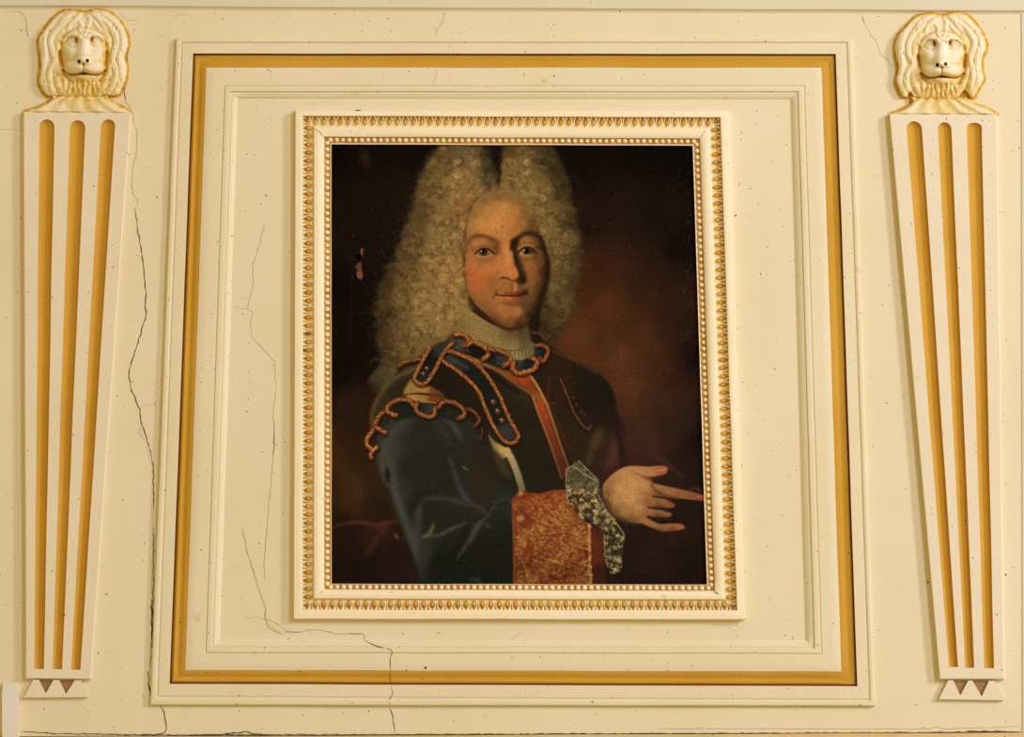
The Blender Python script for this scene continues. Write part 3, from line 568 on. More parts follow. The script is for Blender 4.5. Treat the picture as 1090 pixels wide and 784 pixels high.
# ---- materials
def new_mat(name, rough=.6, spec=.3):
    m = bpy.data.materials.new(name); m.use_nodes = True
    b = m.node_tree.nodes['Principled BSDF']; b.inputs['Roughness'].default_value = rough
    b.inputs['Specular IOR Level'].default_value = spec*.4
    return m, m.node_tree, b
def N(t, kind, **kw):
    n = t.nodes.new(kind)
    for k, v in kw.items():
        if k.startswith('i_'): n.inputs[k[2:].replace('_', ' ')].default_value = v
        else: setattr(n, k, v)
    return n
def ramp(t, src, stops):
    r = t.nodes.new('ShaderNodeValToRGB'); e = r.color_ramp.elements
    while len(e) < len(stops): e.new(.5)
    for k, (p, c) in enumerate(stops): e[k].position = p; e[k].color = (*c, 1) if len(c) == 3 else c
    t.links.new(src, r.inputs[0]); return r.outputs[0]
def mix(t, f, a, b, mode='MIX'):
    m = t.nodes.new('ShaderNodeMix'); m.data_type = 'RGBA'; m.blend_type = mode
    for s, v in ((m.inputs[0], f), (m.inputs[6], a), (m.inputs[7], b)):
        if hasattr(v, 'is_linked') or hasattr(v, 'links'): t.links.new(v, s)
        elif isinstance(v, (int, float)): s.default_value = v
        else: s.default_value = (*v, 1)
    return m.outputs[2]
def math_(t, op, a, b=None):
    m = t.nodes.new('ShaderNodeMath'); m.operation = op
    for s, v in ((m.inputs[0], a), (m.inputs[1], b)):
        if v is None: continue
        if hasattr(v, 'links'): t.links.new(v, s)
        else: s.default_value = v
    return m.outputs[0]
def specks(t, pos, scale, size, prob, seed):
    """fly specks: round dots in a few cells of a Voronoi pattern"""
    mp = N(t, 'ShaderNodeMapping'); mp.inputs['Location'].default_value = (seed*3.1, 0, seed*1.7); mp.inputs['Scale'].default_value = (1, 0, 1)
    t.links.new(pos, mp.inputs[0])
    sx = N(t, 'ShaderNodeSeparateXYZ'); t.links.new(mp.outputs[0], sx.inputs[0]); cb = N(t, 'ShaderNodeCombineXYZ')
    t.links.new(sx.outputs[0], cb.inputs[0]); t.links.new(sx.outputs[2], cb.inputs[1])
    v = N(t, 'ShaderNodeTexVoronoi', voronoi_dimensions='2D', i_Scale=scale); t.links.new(cb.outputs[0], v.inputs['Vector'])
    sep = N(t, 'ShaderNodeSeparateColor'); t.links.new(v.outputs['Color'], sep.inputs[0])
    sz = math_(t, 'MULTIPLY', math_(t, 'POWER', sep.outputs[2], 2.0), size)
    sz = math_(t, 'ADD', sz, size*.25)
    near = math_(t, 'LESS_THAN', v.outputs['Distance'], sz)
    nz = N(t, 'ShaderNodeTexNoise', i_Scale=2.2); t.links.new(mp.outputs[0], nz.inputs['Vector'])
    pr = math_(t, 'MULTIPLY', ramp(t, nz.outputs[0], [(.35, (.15,)*3), (.68, (1,)*3)]), prob)
    pick = math_(t, 'LESS_THAN', sep.outputs[0], pr)
    return math_(t, 'MULTIPLY', math_(t, 'MULTIPLY', near, pick), math_(t, 'ADD', math_(t, 'MULTIPLY', sep.outputs[1], .55), .35))
def painted(name, col, col2, rough=.62, attr=False, speck=1., bump=.12, grain=.035):
    m, t, b = new_mat(name, rough, .25)
    g = N(t, 'ShaderNodeNewGeometry'); pos = g.outputs['Position']
    n1 = N(t, 'ShaderNodeTexNoise', i_Scale=3.5, i_Detail=5., i_Roughness=.6); t.links.new(pos, n1.inputs['Vector'])
    n2 = N(t, 'ShaderNodeTexNoise', i_Scale=420., i_Detail=2.); t.links.new(pos, n2.inputs['Vector'])
    if attr:
        a = N(t, 'ShaderNodeAttribute', attribute_name='Col'); base = a.outputs['Color']
        base = mix(t, ramp(t, n1.outputs[0], [(.35, (0,)*3), (.7, (.25,)*3)]), base, mix(t, 1., base, tuple(lin(col2)/lin(col)), 'MULTIPLY'))
    else:
        base = mix(t, ramp(t, n1.outputs[0], [(.35, (0,)*3), (.7, (1,)*3)]), tuple(lin(col)), tuple(lin(col2)))
    base = mix(t, 1., base, ramp(t, n2.outputs[0], [(.25, (1-grain*2.4,)*3), (.75, (1+grain,)*3)]), 'MULTIPLY')
    if speck:
        for sca, size, pr, sd in ((24, .038, .34*speck, 1), (62, .085, .22*speck, 2), (40, .05, .16*speck, 4), (13, .026, .26*speck, 3)):
            base = mix(t, specks(t, pos, sca, size, pr, sd), base, tuple(lin((62, 42, 22))))
        # pale brown scuffs
        n3 = N(t, 'ShaderNodeTexNoise', i_Scale=38., i_Detail=3.); t.links.new(pos, n3.inputs['Vector'])
        base = mix(t, ramp(t, n3.outputs[0], [(.70, (0,)*3), (.80, (.35,)*3)]), base, tuple(lin((176, 140, 96))))
    t.links.new(base, b.inputs['Base Color'])
    bp = N(t, 'ShaderNodeBump', i_Strength=bump, i_Distance=.0006)
    n4 = N(t, 'ShaderNodeTexNoise', i_Scale=90., i_Detail=5.); t.links.new(pos, n4.inputs['Vector'])
    t.links.new(n4.outputs[0], bp.inputs['Height']); t.links.new(bp.outputs[0], b.inputs['Normal'])
    return m
CREAM, CREAM2 = (233, 217, 169), (230, 212, 160)
M_WALL = painted('cream_plaster', CREAM, CREAM2)
M_FRAME = painted('cream_frame_paint', (249, 232, 182), (246, 227, 172), speck=.5)
M_SHAFT = painted('cream_pilaster_paint', (234, 218, 174), (231, 213, 166))
M_TOP = painted('pale_cornice_paint', (226, 216, 174), (223, 211, 167), speck=.4)
M_GOLD = painted('ochre_gilding', (209, 157, 50), (199, 147, 40), rough=.7, speck=.8, grain=.06)
M_GOLDF = painted('ochre_flute_gilding', (212, 160, 52), (202, 149, 42), rough=.7, speck=.3, grain=.06)
M_ORN = painted('tinted_ornament', CREAM, CREAM2, attr=True, speck=.15, bump=.05)
M_LION = painted('tinted_lion_plaster', CREAM, CREAM2, attr=True, speck=1.3, bump=.15)
M_BROWN = painted('brown_recess_paint', (176, 136, 76), (160, 120, 62), speck=.6, grain=.1)
M_WHITE = painted('white_flaking_paint', (236, 228, 200), (226, 214, 178), speck=.6, bump=.5)
M_LEDGE = painted('ledge_paint', (224, 196, 128), (206, 172, 104), speck=1.5)
M_CRACK, _t, _b = new_mat('crack_dark', .9, .0); _b.inputs['Base Color'].default_value = (*lin((74, 56, 36)), 1)
_n = N(_t, 'ShaderNodeTexNoise', i_Scale=60.); _t.links.new(ramp(_t, _n.outputs[0], [(.3, tuple(lin((58, 42, 26)))), (.7, tuple(lin((120, 96, 62))))]), _b.inputs['Base Color'])
M_HAIR, _t, _b = new_mat('crack_fine', .9, .0)
_n = N(_t, 'ShaderNodeTexNoise', i_Scale=60.); _t.links.new(ramp(_t, _n.outputs[0], [(.3, tuple(lin((164, 138, 96)))), (.7, tuple(lin((202, 180, 136))))]), _b.inputs['Base Color'])
M_BARE = painted('bare_plaster', (232, 218, 172), (212, 194, 146), speck=0, bump=.5)

# ---- objects
def tag(o, label=None, cat=None, group=None, kind=None):
    for k, v in (('label', label), ('category', cat), ('group', group), ('kind', kind)):
        if v: o[k] = v
    return o
def empty(name, loc):
    o = bpy.data.objects.new(name, None); sc.collection.objects.link(o); o.location = loc; o.empty_display_size = .05
    return o
def mesh(name, V, F, mat, parent=None, smooth=None, cols=None):
    V = np.asarray(V, np.float64)
    if parent is not None:
        off = np.array(parent['_o']) if '_o' in parent else np.zeros(3)
    else: off = np.zeros(3)
    me = bpy.data.meshes.new(name)
    if isinstance(F, np.ndarray):
        k = F.shape[1]; me.vertices.add(len(V)); me.vertices.foreach_set('co', V.astype(np.float32).ravel())
        me.loops.add(F.size); me.loops.foreach_set('vertex_index', F.ravel().astype(np.int32))
        me.polygons.add(len(F)); me.polygons.foreach_set('loop_start', np.arange(0, F.size, k, dtype=np.int32))
        me.update(calc_edges=True)
    else:
        me.from_pydata(V.tolist(), [], F); me.update()
    if cols is not None:
        a = me.color_attributes.new('Col', 'FLOAT_COLOR', 'POINT')
        c = np.ones((len(V), 4), np.float32); c[:, :3] = cols; a.data.foreach_set('color', c.ravel())
    me.materials.append(mat)
    me.validate()
    if smooth is not None:
        me.polygons.foreach_set('use_smooth', np.ones(len(me.polygons), bool))
        me.set_sharp_from_angle(angle=math.radians(smooth))
    o = bpy.data.objects.new(name, me); sc.collection.objects.link(o)
    if parent is not None:
        o.parent = parent; o.matrix_parent_inverse.identity()
        root = parent
        while root.parent: root = root.parent
        o.matrix_parent_inverse = parent_matrix(parent).inverted()
    return o
from mathutils import Matrix
def parent_matrix(p):
    m = Matrix.Translation(p.location)
    return m if p.parent is None else parent_matrix(p.parent) @ p.matrix_parent_inverse @ m
def set_origin(o, loc):
    """puts the origin of a top-level mesh at a sensible place"""
    o.data.transform(Matrix.Translation(-Vector(loc))); o.location = loc

def noise1(n, amp, cell, seed):
    r = np.random.default_rng(seed); k = max(2, int(n/cell)+2); g = r.uniform(-1, 1, k)
    x = np.linspace(0, k-1.001, n); i = x.astype(int); f = x-i; f = f*f*(3-2*f)
    return amp*(g[i]*(1-f)+g[i+1]*f)
def quad_at(lines, q):
    i = min(int(q), len(lines)-2); f = q-i
    return np.array(lines[i])*(1-f)+np.array(lines[i+1])*f
def ring(name, lines, prof, mat, parent=None, seg=40, wob=.18, smooth=35, seed=3):
    """mitred moulding: prof = [(line parameter, height)]; closed loop of four sides"""
    V = []; n = seg
    wn = [noise1(n+1, wob, 4, seed+k) for k in range(4)]
    for q, h in prof:
        Q = quad_at(lines, q)
        for k in range(4):
            a, b = Q[k], Q[(k+1) % 4]; d = (b-a)/np.linalg.norm(b-a); nn = np.array([-d[1], d[0]])
            for s in range(n):
                f = s/n; w = wn[k][s]*math.sin(math.pi*f)**.5
                p = a+(b-a)*f+nn*w
                V.append(at(p[0], p[1], h))
    m = 4*n; F = []
    for r in range(len(prof)-1):
        for s in range(m):
            s2 = (s+1) % m
            F.append((r*m+s, r*m+s2, (r+1)*m+s2, (r+1)*m+s))
    o = mesh(name, V, F, mat, parent, smooth)
    o.data.flip_normals() if False else None
    fix_normals(o)
    return o
def fix_normals(o):
    me = o.data; n = sum((p.normal.y*p.area for p in me.polygons))
    if n > 0: me.flip_normals()

# wall
wall = mesh('wall_back', [(-3, 0, .4), (3, 0, .4), (3, 0, 3.3), (-3, 0, 3.3), (-3, .12, .4), (3, .12, .4), (3, .12, 3.3), (-3, .12, 3.3)],
            [(0, 1, 2, 3), (5, 4, 7, 6), (1, 5, 6, 2), (4, 0, 3, 7), (3, 2, 6, 7), (4, 5, 1, 0)], M_WALL)
tag(wall, 'cream painted plaster wall, cracked and flecked with dark specks', kind='structure')

LP = [[(187.5, 41), (907, 41), (931.5, 751), (160, 750)], [(193.5, 45.5), (901, 45.5), (925.5, 744.5), (167.5, 741)],
      [(205.5, 57), (889.5, 57.5), (912.5, 730), (180.5, 727.5)], [(219.5, 72), (874.5, 72), (895.5, 714.5), (197, 713)],
      [(239, 91.5), (856, 91.5), (874.5, 695.5), (219, 694.5)], [(246, 97.5), (849.5, 97.5), (867, 689.5), (226, 689)], [(253, 104.5), (842, 105.5), (858, 681), (234, 679.5)]]
tr1 = ring('trim_1', LP, [(0, 0), (0, .0080), (.10, .0104), (.35, .0113), (.7, .0112), (.86, .0102), (.97, .0080), (1.03, .0080), (1.07, .0102), (1.5, .0108), (1.98, .0108), (2.0, .0102)], M_WALL)
tag(tr1, 'outer raised moulding of the wall panel around an ochre gilt channel', kind='structure')
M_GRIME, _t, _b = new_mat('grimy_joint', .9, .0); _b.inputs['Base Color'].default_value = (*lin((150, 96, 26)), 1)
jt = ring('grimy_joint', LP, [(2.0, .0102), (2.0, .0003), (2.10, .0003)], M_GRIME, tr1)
ch = ring('gilded_channel', LP, [(2.08, .0002), (2.09, .0020), (2.13, .0042), (2.24, .0058), (2.36, .0050), (2.47, .0036), (2.53, .0036), (2.62, .0048), (2.76, .0070), (2.9, .0080), (3.0, .0080)], M_GOLD, tr1)
tag(ch, 'ochre gilded channel')
tr2 = ring('trim_2', LP, [(3.0, .0074), (3.0, .0090), (3.02, .0094), (3.5, .0094), (3.95, .0094), (4.0, .0075), (4.06, .0075), (4.14, .0104), (4.5, .0110), (4.92, .0100), (5.0, .0065), (5.08, .0065), (5.2, .0075), (5.5, .0062), (5.8, .0032), (5.93, .0018), (5.97, .0004), (6.0, .0)], M_WALL, seed=11)
tag(tr2, 'inner cream moulding of the wall panel around the picture', kind='structure')

# top cornice, ledge at the bottom, strip at the right
def band(name, pts, prof, mat):
    """prof: (dy in photo pixels away from the guide line, height)"""
    V = []; n = 120; w = noise1(n+1, .35, 4, 5)
    for dy, h in prof:
        for s in range(n+1):
            f = s/n; x = pts[0][0]+(pts[1][0]-pts[0][0])*f; y = pts[0][1]+(pts[1][1]-pts[0][1])*f+dy+w[s]
            V.append(at(x, y, h))
    F = [(r*(n+1)+s, r*(n+1)+s+1, (r+1)*(n+1)+s+1, (r+1)*(n+1)+s) for r in range(len(prof)-1) for s in range(n)]
    o = mesh(name, V, F, mat, None, 35); fix_normals(o); return o
co = band('trim_3', [(-1000, 1.8), (2090, 18.2)], [(2.6, 0), (1.4, .0016), (.2, .0030), (-.8, .0062), (-1.8, .0082), (-3, .0090), (-40, .012), (-90, .02), (-90, 0)], M_TOP)
tag(co, 'pale cornice edge running along the top of the wall', kind='structure')
lg = band('trim_4', [(-1000, 787.4), (2090, 774.6)], [(0, 0.), (0.6, .0), (1.2, .006), (2.5, .010), (50, .014), (50, 0)], M_LEDGE)
tag(lg, 'ochre stained ledge below the cracked joint at the foot of the wall', kind='structure')
V = []
for x, h in ((1087.6, 0), (1087.8, .0012), (1088.4, .0022), (1092, .0026), (1120, .0026), (1120, 0)):
    V += [at(x-.6, 12, h), at(x+.6, 780, h)]
st = mesh('trim_5', V, [(2*k, 2*k+1, 2*k+3, 2*k+2) for k in range(5)], M_TOP, None, 30); fix_normals(st)
tag(st, 'pale vertical strip at the far right edge of the wall', kind='structure')

# white post stub at bottom left
def prism(name, poly, h0, h1, mat, parent=None, bev=.0):
    n = len(poly); V = [at(x, y, h0) for x, y in poly]
    if bev:
        c = np.mean(poly, 0); ins = []
        for k in range(n):
            p = np.array(poly[k], float); a = np.array(poly[k-1], float)-p; b = np.array(poly[(k+1) % n], float)-p
            a /= np.linalg.norm(a); b /= np.linalg.norm(b); m_ = a+b
            s = abs(a[0]*b[1]-a[1]*b[0]); m_ = m_/max(s, .3) if np.linalg.norm(m_) > 1e-3 else np.array([-a[1], a[0]])
            q = p+m_*bev
            ins.append(q)
        V += [at(x, y, h1-bev*PX) for x, y in poly]+[at(x, y, h1) for x, y in ins]; L = 3
    else: V += [at(x, y, h1) for x, y in poly]; L = 2
    F = [(r*n+k, r*n+(k+1) % n, (r+1)*n+(k+1) % n, (r+1)*n+k) for r in range(L-1) for k in range(n)]
    tris = tessellate_polygon([[Vector((V[(L-1)*n+k][0], V[(L-1)*n+k][2], 0)) for k in range(n)]])
    F += [tuple((L-1)*n+i for i in t) for t in tris]
    o = mesh(name, V, F, mat, parent)
    import bmesh
    bm = bmesh.new(); bm.from_mesh(o.data); bmesh.ops.recalc_face_normals(bm, faces=bm.faces); bm.to_mesh(o.data); bm.free()
    fix_normals(o)
    return o
rr = random.Random(3)
edge = [(19.6+rr.uniform(-.9, .9), y) for y in range(732, 820, 3)]
post = prism('post', [(2.2, 830), (2.0, 740), (2.4, 728), (4, 726), (10, 726.4), (17, 726), (19, 728)]+edge+[(20, 830)], 0, .022, M_WHITE, bev=.8)
set_origin(post, at(11, 828, 0)); tag(post, 'short white flaking painted post end in the bottom left corner', 'post')

# ---- the framed portrait
org = Vector(at(552, 659, 0)); fp = empty('framed_portrait', org)
tag(fp, 'framed oil portrait of a man in a long curled wig, centred in the wall panel', 'painting')
FL = [[(314.5, 117.5), (775.5, 118), (793, 659), (312.5, 658.5)], [(322.5, 123.2), (766.8, 124.8), (784.6, 649.2), (322, 648.6)], [(335, 135.8), (753.8, 137), (769.6, 636.8), (335, 635.8)],
      [(345, 145.6), (745, 147.4), (761, 628.6), (345, 627.2)], [(352.8, 153.6), (737.3, 155), (752.5, 621.8), (353, 621)]]
fr = ring('frame', FL, [(0, .0002), (0, .0150), (.06, .0165), (.5, .0172), (.93, .0178), (1.0, .0172), (1.0, .0085), (1.02, .0080), (1.9, .0080), (1.93, .0160), (1.97, .0180), (2.1, .0186), (2.2, .0180), (2.24, .0190), (2.55, .0185), (2.93, .0160), (2.98, .0150), (3.0, .0120), (3.02, .0080), (3.86, .0080), (3.9, .0105), (3.97, .0110), (4.0, .0095), (4.0, .0015)], M_FRAME, fp, seed=23)
tag(fr, 'cream frame with carved gilt courses')

def strip(lines, qa, qb, counts, fn, nu, nv, hb):
    VV = []; CC = []; FF = []; base = 0
    A = quad_at(lines, qa); B = quad_at(lines, qb)
    for k in range(4):
        n = counts[k]; U = n*nu+1
        s = np.linspace(0, 1, U); v = np.linspace(0, 1, nv+1)
        S_, T_ = np.meshgrid(s, v)
        Oa, Ob, Ia, Ib = A[k], A[(k+1) % 4], B[k], B[(k+1) % 4]
        P = (Oa+(Ob-Oa)*S_[..., None])*(1-T_[..., None])+(Ia+(Ib-Ia)*S_[..., None])*T_[..., None]
        dv = Ob-Oa; S2 = np.clip(((P-Oa)@dv)/(dv@dv), 0, 1)     # units stand square to the side and are cut off by the mitre
        cell = np.floor(np.clip(S2*n-1e-6, 0, None)); u = S2*n-cell-.5
        rs = np.random.default_rng(40+k); jit = rs.uniform(-1, 1, (n+2, 4))
        h, c = fn(u, T_, jit[cell.astype(int)+1])
        VV.append(at(P[..., 0], P[..., 1], hb+h).reshape(-1, 3)); CC.append(c.reshape(-1, 3))
        idx = np.arange(U*(nv+1)).reshape(nv+1, U)+base
        FF.append(np.stack([idx[:-1, :-1], idx[1:, :-1], idx[1:, 1:], idx[:-1, 1:]], -1).reshape(-1, 4)); base += U*(nv+1)
    return np.concatenate(VV), np.concatenate(FF), np.concatenate(CC)
def sst(a, b, x):
    t = np.clip((x-a)/(b-a), 0, 1); return t*t*(3-2*t)
def lerpc(c0, c1, f): return np.asarray(c0)*(1-f[..., None])+np.asarray(c1)*f[..., None]
def tint(c0, c1, f):
    """a transparent wash: colours multiply instead of averaging"""
    c0 = np.asarray(c0); c1 = np.asarray(c1); return c0*(c1/c0)**f[..., None]
def eggs(u, v, j):
    u = u+.03*j[..., 0]
    ru = .255*(1-.62*sst(.50, 1.0, v))
    re = np.sqrt((u/ru)**2+((v-.52)/(.34+.03*j[..., 1]))**2)
    egg = np.sqrt(np.clip(1-re**2, 0, 1))
    r2 = np.sqrt((u/(.40*(1-.35*sst(.5, 1, v))))**2+((v-.48)/.50)**2)
    rim = np.exp(-((r2-1)/.17)**2)*sst(.12, .3, v)
    neck = np.exp(-(u/.075)**2)*(1-sst(.2, .32, v))
    pad = np.exp(-((np.abs(u)-.24)/.13)**2)*(1-sst(.16, .30, v))
    du = .5-np.abs(u)
    dart = np.exp(-(du/.07)**2)*sst(.60, .72, v)*(1-sst(.90, .99, v))
    h = .0020+egg*.0034+rim*.0022+dart*.0014+pad*.0022+.0016*sst(.90, 1., v)
    gap = np.exp(-(du/.075)**2)*(1-sst(.40, .60, v))
    h = h-gap*.0016-neck*.0006
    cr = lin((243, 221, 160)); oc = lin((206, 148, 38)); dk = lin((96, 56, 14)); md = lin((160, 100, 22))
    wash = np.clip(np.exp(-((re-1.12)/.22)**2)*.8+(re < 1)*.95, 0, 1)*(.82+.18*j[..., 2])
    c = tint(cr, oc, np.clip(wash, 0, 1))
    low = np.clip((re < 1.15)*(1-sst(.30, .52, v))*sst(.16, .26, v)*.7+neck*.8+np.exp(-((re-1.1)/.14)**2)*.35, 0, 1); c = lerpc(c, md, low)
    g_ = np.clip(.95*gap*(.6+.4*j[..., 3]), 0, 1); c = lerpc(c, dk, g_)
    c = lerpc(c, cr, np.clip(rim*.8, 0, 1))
    return h, c
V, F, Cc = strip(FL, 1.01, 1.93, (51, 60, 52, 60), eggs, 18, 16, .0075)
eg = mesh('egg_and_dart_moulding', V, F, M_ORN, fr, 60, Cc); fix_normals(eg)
tag(eg, 'carved egg course picked out in ochre')
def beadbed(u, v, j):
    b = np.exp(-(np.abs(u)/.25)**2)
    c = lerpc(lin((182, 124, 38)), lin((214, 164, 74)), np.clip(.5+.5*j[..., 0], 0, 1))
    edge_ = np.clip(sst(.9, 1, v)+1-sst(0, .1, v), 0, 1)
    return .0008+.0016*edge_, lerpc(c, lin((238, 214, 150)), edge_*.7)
V, F, Cc = strip(FL, 3.02, 3.88, (59, 70, 59, 70), beadbed, 4, 6, .0075)
# beads: little turned balls sitting in the bed
nb = 10; mb = 6; sV = []; sF = []
for i in range(mb+1):
    ph = (math.pi/2)*i/mb
    for k in range(nb): sV.append((math.cos(2*math.pi*k/nb)*math.sin(ph), -math.cos(ph), math.sin(2*math.pi*k/nb)*math.sin(ph)))
for i in range(mb):
    for k in range(nb): sF.append((i*nb+k, i*nb+(k+1) % nb, (i+1)*nb+(k+1) % nb, (i+1)*nb+k))
sV = np.array(sV); sF = np.array(sF)
Q = quad_at(FL, 3.44); VV = [V]; FFs = [F]; CCs = [Cc]; base = len(V); rb = np.random.default_rng(5)
for k, n in enumerate((59, 70, 59, 70)):
    a, b = Q[k], Q[(k+1) % 4]
    for i in range(n):
        p = a+(b-a)*((i+.5)/n); c0 = at(p[0], p[1], .0078); r = .0056*rb.uniform(.9, 1.04)
        VV.append(c0+sV*np.array([r, r*1.05, r])); FFs.append(sF+base); base += len(sV)
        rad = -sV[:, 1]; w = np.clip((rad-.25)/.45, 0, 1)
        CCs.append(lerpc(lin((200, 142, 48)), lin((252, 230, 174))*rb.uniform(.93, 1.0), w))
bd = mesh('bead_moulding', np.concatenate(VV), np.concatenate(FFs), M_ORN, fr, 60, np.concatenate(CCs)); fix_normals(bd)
tag(bd, 'course of cream beads on an ochre ground')

# canvas: a dense sheet whose pigment is painted per vertex
img, px0, py0, SS = paint_portrait(CANVAS_RES)
Hh, Ww, _ = img.shape
qc = np.array(FL[4], float)+np.array([(-1.2, -1.2), (1.2, -1.2), (1.2, 1.2), (-1.2, 1.2)])
nu, nv = Ww, Hh
S_, T_ = np.meshgrid(np.linspace(0, 1, nu), np.linspace(0, 1, nv))
P = (qc[0]+(qc[1]-qc[0])*S_[..., None])*(1-T_[..., None])+(qc[3]+(qc[2]-qc[3])*S_[..., None])*T_[..., None]
iu = np.clip((P[..., 0]-px0)*SS-.5, 0, Ww-1.001); iv = np.clip((P[..., 1]-py0)*SS-.5, 0, Hh-1.001)
i0 = iu.astype(int); j0 = iv.astype(int); fu = (iu-i0)[..., None]; fv = (iv-j0)[..., None]
L_ = lin(img)
colr = (L_[j0, i0]*(1-fu)+L_[j0, i0+1]*fu)*(1-fv)+(L_[j0+1, i0]*(1-fu)+L_[j0+1, i0+1]*fu)*fv
colr = np.clip(colr*np.array(PAINT_GAIN), 0, .9)
V = at(P[..., 0], P[..., 1], .0052).reshape(-1, 3)
idx = np.arange(nu*nv).reshape(nv, nu)
F = np.stack([idx[:-1, :-1], idx[1:, :-1], idx[1:, 1:], idx[:-1, 1:]], -1).reshape(-1, 4)
bl = np.concatenate([idx[0, :-1], idx[:-1, -1], idx[-1, :0:-1], idx[:0:-1, 0]])   # border loop, pushed back to give the board its thickness
nB = len(bl); back = V[bl]+np.array([0, .0050, 0]); o0 = len(V)
ring_i = o0+np.arange(nB); nxt = np.roll(np.arange(nB), -1)
F = np.concatenate([F, np.stack([bl, bl[nxt], ring_i[nxt], ring_i], -1)])
cc = colr.reshape(-1, 3)
M_CANVAS, t, b = new_mat('varnished_oil_paint', .6, .03)
a = N(t, 'ShaderNodeAttribute', attribute_name='Col'); t.links.new(a.outputs['Color'], b.inputs['Base Color'])
g = N(t, 'ShaderNodeNewGeometry'); n1 = N(t, 'ShaderNodeTexNoise', i_Scale=700., i_Detail=2.); t.links.new(g.outputs['Position'], n1.inputs['Vector'])
bp = N(t, 'ShaderNodeBump', i_Strength=.10, i_Distance=.0003); t.links.new(n1.outputs[0], bp.inputs['Height']); t.links.new(bp.outputs[0], b.inputs['Normal'])
cv = mesh('canvas', np.concatenate([V, back]), F, M_CANVAS, fp, None, np.concatenate([cc, cc[bl]])); 
cv.data.polygons.foreach_set('use_smooth', np.ones(len(cv.data.polygons), bool)); fix_normals(cv)
tag(cv, 'oil painting: half-length man in a tall curled wig, blue velvet coat, brocade cuff and lace, hand pointing right')

# ---- pilasters
def pilaster(quad, flutes, foot, tris, label):
    hs = .0155
    o_ = Vector(at((foot[0][0]+foot[1][0])/2, foot[0][1], 0)); root = empty('fluted_pilaster', o_)
    tag(root, label, 'pilaster', 'fluted pilasters either side of the panel')
    q = np.array(quad, float)
    # outline (rounded arris) and flute openings
    def side(a, b, n): return [tuple(a+(b-a)*k/n) for k in range(n)]
    outer = []
    for k in range(4): outer += side(q[k], q[(k+1) % 4], 24 if k % 2 else 6)
    cen = q.mean(0); n = len(outer)
    w1 = noise1(n, .15, 3, 77)
    outer = [(x+w1[i], y) for i, (x, y) in enumerate(outer)]
    ins = []
    for x, y in outer:
        dx = 1.1 if x < cen[0] else -1.1; ins.append((x+dx*(1 if True else 0), y+(1.0 if y < q[0][1]+1 else (-1.0 if y > q[2][1]-1.5 else 0))))
    V = [at(x, y, 0.) for x, y in outer]+[at(x, y, hs-.0022) for x, y in outer]+[at(x, y, hs) for x, y in ins]
    F = [(r*n+k, r*n+(k+1) % n, (r+1)*n+(k+1) % n, (r+1)*n+k) for r in range(2) for k in range(n)]
    loops = [list(range(2*n, 3*n))]
    fl = []
    for (xl, xr, yt, xbl, xbr, yb, sq) in flutes:
        rows = []; r = (xr-xl)/2; m = 44
        ys = [yt+r*(1-math.cos(math.pi/2*k/9)) for k in range(9)]+[yt+r+(yb-yt-r)*k/m for k in range(m+1)]
        wz = noise1(len(ys), .35, 6, int(xl))
        for i, y in enumerate(ys):
            f = (y-yt)/(yb-yt); a = xl+(xbl-xl)*f; b_ = xr+(xbr-xr)*f; c = (a+b_)/2+wz[i]*.6; hw = (b_-a)/2
            d = 1.
            if y < yt+r:
                e = sq; tt = 1-(y-yt)/r; w = math.sqrt(max(0, 1-tt**(2*e))); hw *= max(w, .12)
                d = math.sqrt(max(0, 1-tt*tt))
            rows.append((c-hw, c+hw, y, d))
        left = [(a, y) for a, b_, y, d in rows]; right = [(b_, y) for a, b_, y, d in rows]
        op = left+right[::-1]; s = len(V); V += [at(x, y, hs) for x, y in op]; loops.append(list(range(s, s+len(op))))
        fl.append(rows)
    t = tessellate_polygon([[Vector((V[i][0], V[i][2], 0)) for i in lp] for lp in loops])
    flat = [i for lp in loops for i in lp]
    F += [tuple(flat[i] for i in tr) for tr in t]
    sh = mesh('shaft', V, F, M_SHAFT, root)
    import bmesh
    bm = bmesh.new(); bm.from_mesh(sh.data); bmesh.ops.remove_doubles(bm, verts=bm.verts, dist=1e-6); bmesh.ops.recalc_face_normals(bm, faces=bm.faces); bm.to_mesh(sh.data); bm.free()
    fix_normals(sh)
    for rows in fl:
        V = []; K = 14; dep = .0085
        rows2 = rows+[(rows[-1][0], rows[-1][1], rows[-1][2]+.05, .55)]
        for i, (a, b_, y, d) in enumerate(rows2):
            if i == len(rows2)-1: dd = .0
            elif i == len(rows2)-2: dd = .80
            else: dd = d
            for k in range(K+1):
                th = math.pi*k/K; x = (a+b_)/2-(b_-a)/2*math.cos(th)
                yy = y
                V.append(at(x, yy, hs-.0002-dep*dd*math.sin(th)**.8))
        F = [(i*(K+1)+k, i*(K+1)+k+1, (i+1)*(K+1)+k+1, (i+1)*(K+1)+k) for i in range(len(rows2)-1) for k in range(K)]
        fo = mesh('flute', V, F, M_GOLDF, sh, 50); fix_normals(fo); tag(fo, 'ochre gilded flute')
    # foot block with two sunk brown triangles
    fb = foot_block(root, foot, tris, hs)
    return root
